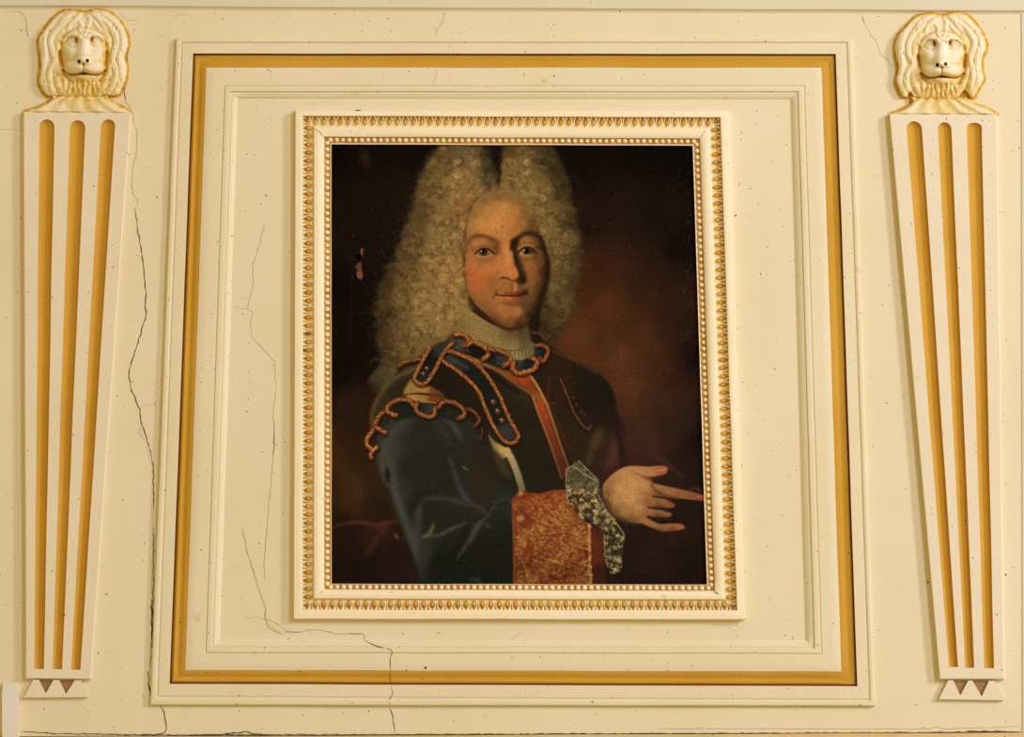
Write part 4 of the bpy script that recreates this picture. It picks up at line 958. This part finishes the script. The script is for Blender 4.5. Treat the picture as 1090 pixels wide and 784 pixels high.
def foot_block(root, foot, tris, hs):
    h1 = .010
    out = [tuple(p) for p in foot]
    V = [at(x, y, 0) for x, y in out]+[at(x, y, h1) for x, y in out]; n = len(out)
    F = [(k, (k+1) % n, n+(k+1) % n, n+k) for k in range(n)]
    loops = [list(range(n, 2*n))]
    tl = []
    for tr in tris:
        tr = [(x, max(y, foot[0][1]+.35) if i < 2 else y) for i, (x, y) in enumerate(tr)]
        s = len(V); V += [at(x, y, h1) for x, y in tr]; loops.append([s, s+1, s+2]); tl.append(tr)
    t = tessellate_polygon([[Vector((V[i][0], V[i][2], 0)) for i in lp] for lp in loops]); flat = [i for lp in loops for i in lp]
    F += [tuple(flat[i] for i in q) for q in t]
    ob = mesh('foot_block', V, F, M_SHAFT, root)
    import bmesh
    bm = bmesh.new(); bm.from_mesh(ob.data); bmesh.ops.recalc_face_normals(bm, faces=bm.faces); bm.to_mesh(ob.data); bm.free(); fix_normals(ob)
    for tr in tl:
        c = np.mean(tr, 0); inn = [tuple(c+(np.array(p)-c)*.9) for p in tr]
        V = [at(x, y, h1-.0001) for x, y in tr]+[at(x, y, .0055) for x, y in inn]
        r_ = mesh('triangular_recess', V, [(0, 1, 4, 3), (1, 2, 5, 4), (2, 0, 3, 5), (3, 4, 5)], M_BROWN, ob); 
        bm = bmesh.new(); bm.from_mesh(r_.data); bmesh.ops.recalc_face_normals(bm, faces=bm.faces); bm.to_mesh(r_.data); bm.free(); fix_normals(r_)
        tag(r_, 'brown triangular recess')
    return ob
pilaster([(24.6, 119), (139.6, 119.4), (97, 722.6), (27.2, 722)],
         [(42, 58, 127, 36.6, 46.8, 711.6, 1), (74.6, 91, 128, 56, 66, 711.8, 1), (108, 123, 127, 75.8, 85.6, 712.4, 1.1)],
         [(35.6, 722.8), (86.6, 723.4), (93.6, 741.6), (25.4, 742)], [[(41.6, 723), (57, 723.4), (48.6, 737.4)], [(63.2, 723.4), (79.6, 723.6), (70.2, 738)]],
         'left tapering cream pilaster with three ochre flutes, beside the long vertical crack')
pilaster([(946.4, 121), (1061.4, 121.6), (1069, 722.6), (1000, 722.6)],
         [(964.6, 981, 129, 1010, 1019.6, 709.6, 1), (998, 1012.4, 130, 1027.4, 1037, 710.4, 1), (1029, 1045, 130.6, 1047.6, 1058, 710.8, 1.9)],
         [(1009.4, 723.4), (1058.6, 724), (1069.2, 744.8), (999.4, 743.8)], [[(1014.8, 723.6), (1030.6, 724), (1022.2, 739.8)], [(1035, 724), (1052.6, 724.2), (1045, 741)]],
         'right tapering cream pilaster with three ochre flutes, standing clear of the cracks')

# ---- lion heads (relief, modelled as one surface)
def lion(shift, label, seed, res=2.6, blunt=False):
    x0, y0, x1, y1 = 20., 3., 144., 121.
    W_, H_ = int((x1-x0)*res), int((y1-y0)*res)
    gx = np.linspace(x0, x1, W_); gy = np.linspace(y0, y1, H_); X, Y = np.meshgrid(gx, gy)
    rs = np.random.default_rng(seed)
    def cr_(p, n=8, closed=False):
        p = np.array(p, float); N_ = len(p); out = []
        for k in range(N_ if closed else N_-1):
            if closed: a, b, c, d = p[k-1], p[k], p[(k+1) % N_], p[(k+2) % N_]
            else: a, b, c, d = p[max(k-1, 0)], p[k], p[k+1], p[min(k+2, N_-1)]
            for t in np.arange(n)/n: out.append(.5*(2*b+(c-a)*t+(2*a-5*b+4*c-d)*t*t+(3*b-a-3*c+d)*t**3))
        if not closed: out.append(p[-1])
        return np.array(out)
    def dist(P, closed=False):
        best = np.full(X.shape, 1e9); T = np.zeros_like(best); n = len(P); L = n if closed else n-1
        for k in range(L):
            ax, ay = P[k]; bx, by = P[(k+1) % n]; dx, dy = bx-ax, by-ay
            t = np.clip(((X-ax)*dx+(Y-ay)*dy)/(dx*dx+dy*dy+1e-9), 0, 1)
            d = (X-ax-t*dx)**2+(Y-ay-t*dy)**2; m = d < best; best[m] = d[m]; T[m] = ((k+t)/L)[m]
        return np.sqrt(best), T
    def sd(poly, smooth=True):
        P = cr_(poly, 4, True) if smooth else np.array(poly, float)
        d, _ = dist(P, True); ins = np.zeros(X.shape, bool); n = len(P)
        for k in range(n):
            ax, ay = P[k]; bx, by = P[(k+1) % n]
            if abs(ay-by) < 1e-9: continue
            ins ^= ((ay > Y) != (by > Y)) & (X < (bx-ax)*(Y-ay)/(by-ay)+ax)
        return np.where(ins, d, -d)     # positive inside
    def G(x, y, rx, ry, ang=0):
        c, s = math.cos(ang), math.sin(ang); u = ((X-x)*c+(Y-y)*s)/rx; v = (-(X-x)*s+(Y-y)*c)/ry
        return np.exp(-(u*u+v*v))
    def D(x, y, rx, ry, p=.5):
        u = (X-x)/rx; v = (Y-y)/ry; return np.clip(1-(u*u+v*v), 0, 1)**p
    outline = [(63, 12.8), (72, 9.2), (80, 10), (90, 11.6), (100, 9.4), (109, 9), (122, 16), (131.6, 27), (137.4, 41.5), (136.6, 52.6), (133.6, 60.6), (136.2, 70), (135.4, 83), (131.6, 94), (126, 102.4), (114, 102.6), (98, 104.5), (76, 104.5), (60, 103.4), (50.3, 103), (43.9, 95.7), (40.2, 86), (42.4, 70), (41.4, 57.4), (39.5, 43), (45.5, 32), (54, 20.7)]
    if blunt: outline = [(62, 12.8), (72, 9.2), (82, 9.6), (90, 11), (100, 8.6), (110, 9), (121, 16), (129, 26), (136, 38), (137, 49), (133, 58), (132.5, 70), (134.5, 82), (129, 92), (124, 101), (119, 102.6), (113, 95), (104, 104), (76, 104.5), (59, 102), (55, 97), (52, 102), (46, 101), (42, 92), (39, 82), (42, 68), (39, 56), (37.6, 44), (42, 33), (50, 24), (56, 17)]
    dO = sd(outline)
    hm = 8.5*np.sqrt(np.clip(1-(1-np.clip(dO, 0, 12)/12)**2, 0, 1))
    locks = [([(66, 14), (54, 24), (45.5, 38), (46.5, 54), (45, 70), (44.6, 84), (49, 98)], 4.4, 3.6), ([(72, 22), (63, 29), (54, 42), (56, 54), (58.6, 64), (53, 76), (52.5, 88), (57, 100)], 3.5, 3.6),
             ([(66, 34), (61, 42), (62, 54), (59, 66), (60.5, 78), (62, 90), (68, 101)], 3.4, 2.8), ([(111, 13), (122, 21), (131, 35), (131.5, 50), (128, 62), (130.6, 76), (128, 90), (122, 99)], 4.4, 3.6),
             ([(108, 20), (118, 29), (124, 42), (121, 56), (120, 66), (123.6, 78), (120, 90), (114, 100)], 3.5, 3.6), ([(111, 34), (116, 44), (115, 56), (117, 68), (115, 80), (110, 91), (105, 101)], 3.2, 2.6),
             ([(80, 12), (72, 16), (66, 22), (62, 30)], 3.2, 2.8), ([(86, 14), (81, 20), (75, 25), (72, 31)], 2.8, 2.8), ([(92, 15), (96, 20), (94, 27)], 2.6, 2.4),
             ([(95, 11), (102, 16), (107, 22), (113, 31)], 3.2, 2.8), ([(84, 22), (87, 27), (86, 32)], 2.2, 1.8), ([(100, 22), (103, 27), (108, 32)], 2.4, 2.0)]
    lk = np.zeros_like(X)
    for p, w, a in locks:
        if blunt: p = [(x+math.sin(y*.21)*1.2-.6, y) for x, y in p]
        d, T = dist(cr_(p)); tp = np.clip(np.sin(math.pi*np.clip(T*.9+.06, 0, 1)), 0, 1)**.4
        lk = np.maximum(lk, np.exp(-(d/(w*1.0))**2.6)*a*.8*tp*(1+.07*np.sin(d*2.6+T*8)))
    n = 0
    for x in np.arange(69, 113, 5.2):
        b = 3*math.sin(n*1.7); n += 1
        d, T = dist(cr_([(x, 85), (x+b*.5, 90), (x-b*.4, 96), (x+(x-90)*.08, 101)]))
        lk = np.maximum(lk, np.exp(-(d/2.0)**2.4)*1.7*np.clip(np.sin(math.pi*np.clip(T*.85+.12, 0, 1)), 0, 1)**.5)
    h = hm-1.2*sst(0, 5, dO)+lk
    # face: a soft dome, smoothly joined to the mane
    er = np.sqrt(((X-89)/27.)**2+((Y-55)/33.)**2)
    dome = 14.5*np.clip(1-er**2.6, 0, 1)**.62+1.0
    k_ = 2.2; m = 1-sst(.86, 1.04, er+.30*(1-sst(24, 40, Y)))
    h = h*(1-m)+np.maximum(dome, h*.55+2)*m
    face = (1-er)*20
    h += 1.6*G(88.6, 27, 13, 9)
    # brow ridges and furrows
    for P_, a, w in (([(66, 43), (72, 38), (79, 36.8), (84, 39)], 4.0, 2.6), ([(94, 39), (99, 36.8), (106, 38), (112, 43)], 4.0, 2.6), ([(84, 30), (86, 34), (88.6, 37)], 1.4, 1.4), ([(94, 29), (92, 34), (90, 37)], 1.4, 1.4)):
        d, T = dist(cr_(P_)); h += a*np.exp(-(d/w)**2)
    # sockets, eyeballs, lids
    for ex, s in ((76.4, 1), (102.4, -1)):
        h -= 5.2*G(ex+s*1.0, 44.6, 6.4, 5.0)
        h -= 4.6*G(ex+s*5.0, 42.2, 2.0, 3.8)
        h += 3.8*np.exp(-(((X-ex)/3.6)**2+((Y-44.6)/2.9)**2)**1.6)
        h -= .7*G(ex+s*.4, 44.2, 1.0, 1.0)
        d, T = dist(cr_([(ex-5, 45), (ex-2, 41.4), (ex+2, 41.2), (ex+5, 44)])); h += 1.3*np.exp(-(d/.8)**2)
        d, T = dist(cr_([(ex-4.6, 46), (ex, 48.4), (ex+4.6, 46)])); h += 1.0*np.exp(-(d/.8)**2)
        h += 2.4*G(ex-s*2, 55, 7, 7)      # cheek
    # nose bridge, nose, muzzle
    u = np.clip((Y-36)/28, 0, 1); wv = 4.2+3.4*u
    h += (2.2+5.4*u)*np.exp(-(np.abs(X-88.6)/(wv*1.05))**2.4)*sst(33, 39, Y)*(1-sst(64.5, 68.5, Y))
    h += 4.6*np.exp(-(((X-88.6)/8.0)**2+((Y-63.6)/4.6)**2)**1.7)
    for nx, ny in ((84.3, 65.3), (92.7, 64.6)): h -= 8.5*np.exp(-(((X-nx)/1.75)**2+((Y-ny)/1.75)**2)**2)
    h += 7.4*np.exp(-(((X-76.8)/11.6)**2+((Y-72.0)/6.6)**2)**2.1); h += 7.4*np.exp(-(((X-101.4)/11.4)**2+((Y-72.4)/6.8)**2)**2.1)
    h -= 1.6*G(69, 61, 5, 6)+1.6*G(108, 61, 5, 6)
    h += 4.0*G(89, 72, 6, 6)
    d, T = dist(np.array([(88.8, 67.5), (88.8, 77)])); h -= 2.2*np.exp(-(d/.9)**2)
    d, T = dist(cr_([(67, 74.5), (72.6, 78.4), (81, 79.3), (89, 77.8), (98, 79.4), (106, 79.2), (112, 75)])); h -= 3.4*np.exp(-(d/1.15)**2)
    h -= 4.0*G(89.4, 78.6, 3.4, 1.3)
    h += 4.0*np.exp(-(((X-90)/17)**2+((Y-82.8)/3.6)**2)**1.8)
    h += 2.4*G(90, 86, 8, 4)
    # side hollows of the cheeks
    for P_ in ([(63.5, 56), (65.5, 68), (69, 78), (74, 85)], [(114, 56), (113.6, 66), (111.5, 77), (106, 85)]):
        d, T = dist(cr_(P_)); h -= 3.4*np.exp(-(d/2.4)**2)
    # random chisel marks on the mane
    for k in range(46):
        x = rs.uniform(45, 133); y = rs.uniform(12, 100)
        h -= rs.uniform(.3, 1.3)*G(x, y, rs.uniform(.8, 1.6), rs.uniform(1.6, 4), rs.uniform(-.5, .5))*sst(1, 4, -face)
    h = np.where(dO > 0, h*sst(0, 2.2, dO)**.5, 0)
    # bust / neck spreading to the pilaster head
    neck = sd([(55, 100), (55, 104.5), (50, 108.5), (40.7, 113), (24.8, 118.6), (24.6, 120.6), (139.4, 121.0), (138.9, 118.6), (128.5, 112.4), (120, 108), (115.7, 104.5), (115, 100)], False)
    v = np.clip((Y-103)/16, 0, 1)
    ang = (X-85)/(26+32*v)
    hn = (5.0+3.4*np.sqrt(np.clip(v, 0, 1))+.8*np.cos(ang*17+1.3*np.sin(v*3)))*np.sqrt(np.clip(1-(1-np.clip(neck, 0, 3.0)/3.0)**2, 0, 1))
    hn = np.where(neck > 0, hn, 0)
    h = np.maximum(h, hn)
    dall = np.maximum(dO, neck)
    # light blur, then hollows get the ochre wash
    def blur(a, r):
        k = int(r*res*2)|1; kx = np.exp(-np.linspace(-2, 2, k)**2); kx /= kx.sum()
        p = k//2; b = np.pad(a, ((p, p), (0, 0)), 'edge'); b = sum(kx[i]*b[i:i+a.shape[0]] for i in range(k))
        b = np.pad(b, ((0, 0), (p, p)), 'edge'); return sum(kx[i]*b[:, i:i+a.shape[1]] for i in range(k))
    h = blur(h, .7)
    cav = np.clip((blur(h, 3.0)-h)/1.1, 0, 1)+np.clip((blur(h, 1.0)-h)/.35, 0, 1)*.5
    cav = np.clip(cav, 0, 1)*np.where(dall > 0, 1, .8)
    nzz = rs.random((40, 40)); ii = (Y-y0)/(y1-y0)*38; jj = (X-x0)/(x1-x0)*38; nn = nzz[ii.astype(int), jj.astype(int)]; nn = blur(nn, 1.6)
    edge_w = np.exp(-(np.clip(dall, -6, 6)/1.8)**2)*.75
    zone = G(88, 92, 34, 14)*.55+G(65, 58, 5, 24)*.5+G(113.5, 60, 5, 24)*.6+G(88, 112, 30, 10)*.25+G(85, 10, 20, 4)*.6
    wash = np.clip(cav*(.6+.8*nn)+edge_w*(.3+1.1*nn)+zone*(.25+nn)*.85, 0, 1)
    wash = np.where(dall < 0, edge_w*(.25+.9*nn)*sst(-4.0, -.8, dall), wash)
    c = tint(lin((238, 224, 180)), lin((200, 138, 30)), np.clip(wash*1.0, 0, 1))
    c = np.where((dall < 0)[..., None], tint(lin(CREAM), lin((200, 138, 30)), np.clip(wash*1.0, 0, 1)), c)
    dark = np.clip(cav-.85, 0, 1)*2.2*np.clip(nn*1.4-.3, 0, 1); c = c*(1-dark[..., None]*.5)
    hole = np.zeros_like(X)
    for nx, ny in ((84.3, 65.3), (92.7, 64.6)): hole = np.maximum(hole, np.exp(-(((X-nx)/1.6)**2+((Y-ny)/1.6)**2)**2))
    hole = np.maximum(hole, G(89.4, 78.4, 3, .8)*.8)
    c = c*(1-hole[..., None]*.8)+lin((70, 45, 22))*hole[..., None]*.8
    bx, by = shift
    XX_ = X+bx+ (9.0*sst(98, 118, Y) if blunt else 0*X); YY_ = Y+by-(1.6*sst(60, 118, Y) if blunt else 0)
    keep = dall > -4.4
    hz = np.where(dall > 0, h*PX+.0004, .0003-.00034*sst(1.0, 4.2, -dall))
    Vv = at(XX_, YY_, hz).reshape(-1, 3)
    idx = np.arange(W_*H_).reshape(H_, W_)
    kf = keep[:-1, :-1] & keep[1:, :-1] & keep[1:, 1:] & keep[:-1, 1:]
    Fq = np.stack([idx[:-1, :-1], idx[1:, :-1], idx[1:, 1:], idx[:-1, 1:]], -1)[kf]
    used = np.unique(Fq); mp = np.full(W_*H_, -1); mp[used] = np.arange(len(used))
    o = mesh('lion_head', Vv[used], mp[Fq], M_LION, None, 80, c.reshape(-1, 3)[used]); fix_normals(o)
    set_origin(o, tuple(at(85+bx, 119+by, 0)))
    tag(o, label, 'sculpture', 'carved lion heads above the pilasters')
    return o
lion((0, 0), 'left carved plaster lion head, a dark crack running down beside its mane', 3)
lion((913.6, 3.6), 'right carved plaster lion head with pointed mane ends, on the uncracked pilaster', 8, blunt=True)

# ---- cracks and losses in the plaster
def crack(pts, w, mat, parent, h=.0004, seed=1, fade=True):
    w = w*(.72 if mat is M_HAIR else .85)
    r = random.Random(seed); P = []
    for a, b in zip(pts[:-1], pts[1:]):
        L = math.hypot(b[0]-a[0], b[1]-a[1]); n = max(1, int(L/3.2))
        for k in range(n):
            f = k/n; ha = a[2] if len(a) > 2 else h; hb_ = b[2] if len(b) > 2 else h
            P.append((a[0]+(b[0]-a[0])*f+r.uniform(-.55, .55), a[1]+(b[1]-a[1])*f+r.uniform(-.4, .4), ha+(hb_-ha)*f))
    P.append((pts[-1][0], pts[-1][1], pts[-1][2] if len(pts[-1]) > 2 else h))
    V = []; n = len(P)
    for i, p in enumerate(P):
        a = P[max(i-1, 0)]; b = P[min(i+1, n-1)]; dx, dy = b[0]-a[0], b[1]-a[1]; q = math.hypot(dx, dy) or 1
        ww = w*r.uniform(.45, 1.3)*(min(1, (i+.6)/3, (n-i-.4)/3) if fade else 1)
        for s in (-1, 1): V.append(at(p[0]-dy/q*ww/2*s, p[1]+dx/q*ww/2*s, p[2]))
    V2 = [v+np.array([0, .0003, 0]) for v in V]; m = len(V)
    F = [(2*i, 2*i+1, 2*i+3, 2*i+2) for i in range(n-1)]
    F += [(2*i, 2*i+2, m+2*i+2, m+2*i) for i in range(n-1)]+[(2*i+1, m+2*i+1, m+2*i+3, 2*i+3) for i in range(n-1)]
    o = mesh('crack', V+V2, F, mat, parent)
    return o
A1 = [(103, 0, .0225), (106, 5, .021), (112, 9.4, .003)]
crack([(137, 50), (135, 62), (134.5, 72)], .7, M_CRACK, wall, .004, 2)
crack([(134, 84, .001), (132.4, 92, .0008), (132.6, 100, .0008), (133.7, 109, .0008), (140.8, 118), (142.9, 134.7), (146, 138.8), (145.3, 165), (141.8, 173.5), (139.8, 193.9), (141.8, 206), (147.3, 213), (143.9, 222)], .9, M_HAIR, wall, seed=3)
crack([(134.6, 76), (133, 84), (131.8, 91), (132.4, 97), (133.4, 106)], 1.2, M_CRACK, wall, .0012, seed=33)
crack([(143.9, 222), (146.5, 244), (151, 271), (155.4, 310.7), (154.6, 325), (155.7, 335.7), (149, 357), (142.9, 376.8), (136.8, 396.4), (140.4, 416), (149, 435.7), (150, 446), (151.4, 453.6), (156, 466), (160, 480), (162.6, 494), (163.3, 519), (163, 545)], 1.25, M_CRACK, wall, seed=4)
crack([(163, 545), (162.6, 580), (161.8, 612), (161.2, 640)], .8, M_HAIR, wall, seed=41)
crack([(161, 636), (161.6, 668), (160.4, 690), (158.2, 716), (158, 730), (160.5, 740), (166.5, 748.5)], 1.6, M_CRACK, wall, seed=5)
crack([(163.4, 560), (163.2, 600), (162.4, 650), (162, 690)], 1.0, M_CRACK, wall, seed=51)
crack([(166.5, 748.5), (170.4, 749.5), (174.4, 757), (176, 766), (177.4, 776), (174.6, 779.6), (166, 781.4), (150, 782.6)], 1.1, M_CRACK, wall, seed=6)
crack([(155.4, 307), (162, 303), (170, 300)], .5, M_HAIR, wall, seed=7); crack([(149.6, 432), (160, 431), (170, 431.4)], .5, M_HAIR, wall, seed=8); crack([(0, 137.4), (22, 137.8)], .5, M_HAIR, wall, seed=9)
crack([(282, 236), (276.3, 260), (268.8, 282), (270, 302), (262.9, 328), (269.3, 333.6), (266.5, 344), (268.5, 358), (280.6, 372), (292.4, 385), (294, 411.7)], .75, M_HAIR, wall, seed=10)
crack([(249, 327), (256, 327.8), (263, 328.6)], .5, M_HAIR, wall, seed=101)
crack([(294, 411.7), (292.4, 428.5), (290.4, 440), (292.4, 456.6), (291, 480), (288, 520), (284.5, 560), (281, 600), (282, 617)], .9, M_HAIR, wall, seed=11)
crack([(291.6, 452), (292, 470), (291, 484)], .8, M_CRACK, wall, seed=110)
crack([(258, 560), (263, 585), (268, 602), (276.6, 630), (283, 648), (282, 657.5), (285.8, 667.6), (300.5, 675), (306, 671.8), (315, 672.6), (331.7, 669.4), (348, 671.4), (357.4, 674.6), (380.8, 673.5), (387.4, 675), (388.4, 682), (404.3, 688.2)], .95, M_HAIR, wall, .0006, seed=12)
crack([(283, 646), (282.6, 657), (292, 662), (306, 671.5), (322, 673.2)], .7, M_HAIR, wall, .0006, seed=120); crack([(262, 657.4), (272, 656.4), (282, 658.6)], .5, M_HAIR, wall, seed=121); crack([(372, 674.2), (386, 674)], 1., M_CRACK, wall, .0006, seed=122)
crack([(387.6, 680.6, .0042), (396, 685.2, .0078), (404.3, 688.7, .0084), (416, 691, .0114), (418.4, 693.9, .0112), (416, 699, .0098), (414.9, 703, .0098), (415.2, 713.6, .0098)], .95, M_CRACK, tr2, seed=13)
crack([(415.2, 713.6, .0086), (415.4, 718, .0074), (415.5, 722, .0054), (415.6, 726, .0066), (416, 729.4, .0030)], .9, M_CRACK, tr1, seed=14)
crack([(416, 729.6, .0112), (417.7, 738.5, .0112), (414, 744.4, .0106), (414.4, 747, .0117), (414.6, 751, .0100)], .9, M_CRACK, tr1, seed=15)
crack([(414.9, 752.4), (418.4, 762), (420.3, 780.8)], 1.2, M_CRACK, wall, seed=16)
crack([(474, 15), (470, 25), (465, 33), (463.6, 40)], .8, M_HAIR, wall, seed=17); crack([(463.5, 73, .0098), (464.4, 80, .0098), (461, 90.6, .0098)], .5, M_HAIR, tr2, seed=18)
crack([(474.5, 13.4), (471, 17)], 1.2, M_CRACK, wall, seed=19)
crack([(917, 16), (918.5, 21), (920.4, 25)], 1.2, M_CRACK, wall, seed=20); crack([(920.4, 25), (927, 36), (933, 45), (937, 57), (944, 64), (952, 71)], .6, M_HAIR, wall, seed=21)
crack([(20, 9), (26, 18), (28, 26), (29, 38), (35, 43)], .7, M_HAIR, wall, seed=22); crack([(27, 31), (30, 38.6)], 1., M_CRACK, wall, seed=23)
crack([(12, 11), (18, 12), (23, 15)], .7, M_HAIR, wall, seed=24)
crack([(128, 15), (135, 21), (147, 21.8)], .6, M_HAIR, wall, seed=25); crack([(182, 18), (190, 15.6), (198, 16.4)], .8, M_HAIR, wall, seed=26)
crack([(168, 38.6), (178, 37)], .8, M_HAIR, wall, seed=27)
crack([(758, 665), (785, 665), (786, 658)], .5, M_HAIR, wall, seed=28); crack([(330, 113, .0005), (336, 108, .0005)], .8, M_HAIR, wall, seed=29)
crack([(534, 687, .0062), (544, 680), (552, 674), (558, 673)], .5, M_HAIR, wall, .0008, seed=30)
# open joint along the foot of the wall
crack([(200, 781.8), (235, 781.4), (252, 779.4), (262, 778.6), (275, 781.6), (290, 781.8)], 1.5, M_CRACK, wall, .0012, seed=60)
crack([(22, 778), (60, 780.4), (130, 781.4), (180, 781.8), (300, 781.6), (420, 781.4), (600, 780.6), (800, 780), (1000, 779), (1086, 778.4)], 1.1, M_CRACK, wall, .0010, seed=61)
crack([(1028, 777.8), (1050, 778.2), (1075, 778.4)], 2.2, M_CRACK, wall, .0011, seed=62)
crack([(700, 775), (990, 775.6), (996, 773), (1004, 775.4), (1050, 774), (1086, 773)], .7, M_HAIR, wall, .0006, seed=63)
crack([(1000, 779.4), (1020, 780)], 1.6, M_CRACK, wall, .0011, seed=64)
def loss(poly, parent, h=.0008):
    o = prism('bare_plaster', poly, 0, h, M_BARE, parent); tag(o, 'pale bare plaster where paint has flaked'); return o
loss([(149.6, 453), (147.2, 460.6), (150.6, 464), (154.4, 467.6), (152.2, 459)], wall)
loss([(156.4, 470), (157.4, 479), (159.6, 490), (162, 496), (161, 486), (158.6, 476)], wall)
loss([(284.6, 659), (286.4, 666), (294, 670.6), (300.6, 675), (305, 671.8), (298, 669.4), (290, 664)], wall)
loss([(328, 670.8), (331.7, 669.6), (334.4, 670.6), (331, 674.4)], wall)
loss([(159.4, 668), (158.4, 690), (157.2, 714), (158.6, 714), (160.4, 690), (161, 668)], wall, .0005)
loss([(171, 749.6), (175, 757), (176.8, 768), (178.4, 762), (175.4, 752)], wall, .0005)
for m_, (a_, b_) in enumerate([((336.5, 137.5), (345.5, 146.5)), ((751.5, 139.2), (744.4, 147.6)), ((344, 628.2), (337.4, 633.6)), ((761, 629), (769.4, 636.8))]):
    crack([(*a_, .0194), (*b_, .0176)], .8, M_CRACK if m_ in (0, 3) else M_HAIR, fr, seed=200+m_, fade=False)
crack([(383, 135.8, .0194), (394, 145.4, .0176)], .5, M_HAIR, fr, seed=210)
# small hook hole in the lower moulding and paint chips on the frame
def dab(x, y, rx, ry, h, parent, nm='nail_hole'):
    pts = [(x+math.cos(2*math.pi*k/9)*rx*rr.uniform(.8, 1.2), y+math.sin(2*math.pi*k/9)*ry*rr.uniform(.8, 1.2)) for k in range(9)]
    o = prism(nm, pts, h-.0004, h+.0006, M_CRACK, parent); return o
dab(453, 710.4, 1.2, 1.3, .0100, tr2); dab(328.6, 354.6, 2.2, 1.0, .0150, fr, 'chip'); dab(323.4, 372.6, .9, 2.0, .0165, fr, 'chip')
dab(784, 648.4, 1.1, 1.2, .0160, fr, 'chip'); dab(381, 117.3, 3.4, .6, .0165, fr, 'chip')

# ---- camera
cam = bpy.data.cameras.new('camera'); co_ = bpy.data.objects.new('camera', cam); sc.collection.objects.link(co_)
co_.location = (0, -DIST, ZC); co_.rotation_euler = (math.pi/2+PITCH, 0, 0)
cam.sensor_width = 36; cam.sensor_fit = 'HORIZONTAL'; cam.lens = FPX*36/1090; sc.camera = co_

# ---- light: two tall windows to the right, soft light from the rest of the room
def window_light(name, loc, aim, size, power, col):
    l = bpy.data.lights.new(name, 'AREA'); l.shape = 'RECTANGLE'; l.size, l.size_y = size; l.energy = power; l.color = col
    o = bpy.data.objects.new(name, l); sc.collection.objects.link(o); o.location = loc
    o.rotation_euler = (Vector(aim)-Vector(loc)).to_track_quat('-Z', 'Y').to_euler(); return o
window_light('far_window_light', (8.0, -4.7, 4.9), (0, 0, 2.1), (1.2, 2.4), KEY, (1, 1, 1))
for o_ in (bpy.data.objects['far_window_light'],): o_.data.color = (.93, 1, 1.50)
window_light('near_window_light', (3.9, -5.9, 4.4), (0, 0, 2.1), (1.2, 2.4), KEY2, (.93, 1, 1.50))
wd = bpy.data.worlds.new('room'); sc.world = wd; wd.use_nodes = True
bg = wd.node_tree.nodes['Background']; bg.inputs[0].default_value = (1, .785, .42, 1); bg.inputs[1].default_value = AMB
sc.view_settings.view_transform = 'Standard'; sc.view_settings.look = 'None'; sc.view_settings.gamma = 1; sc.view_settings.exposure = 0
sc.view_settings.use_curve_mapping = False
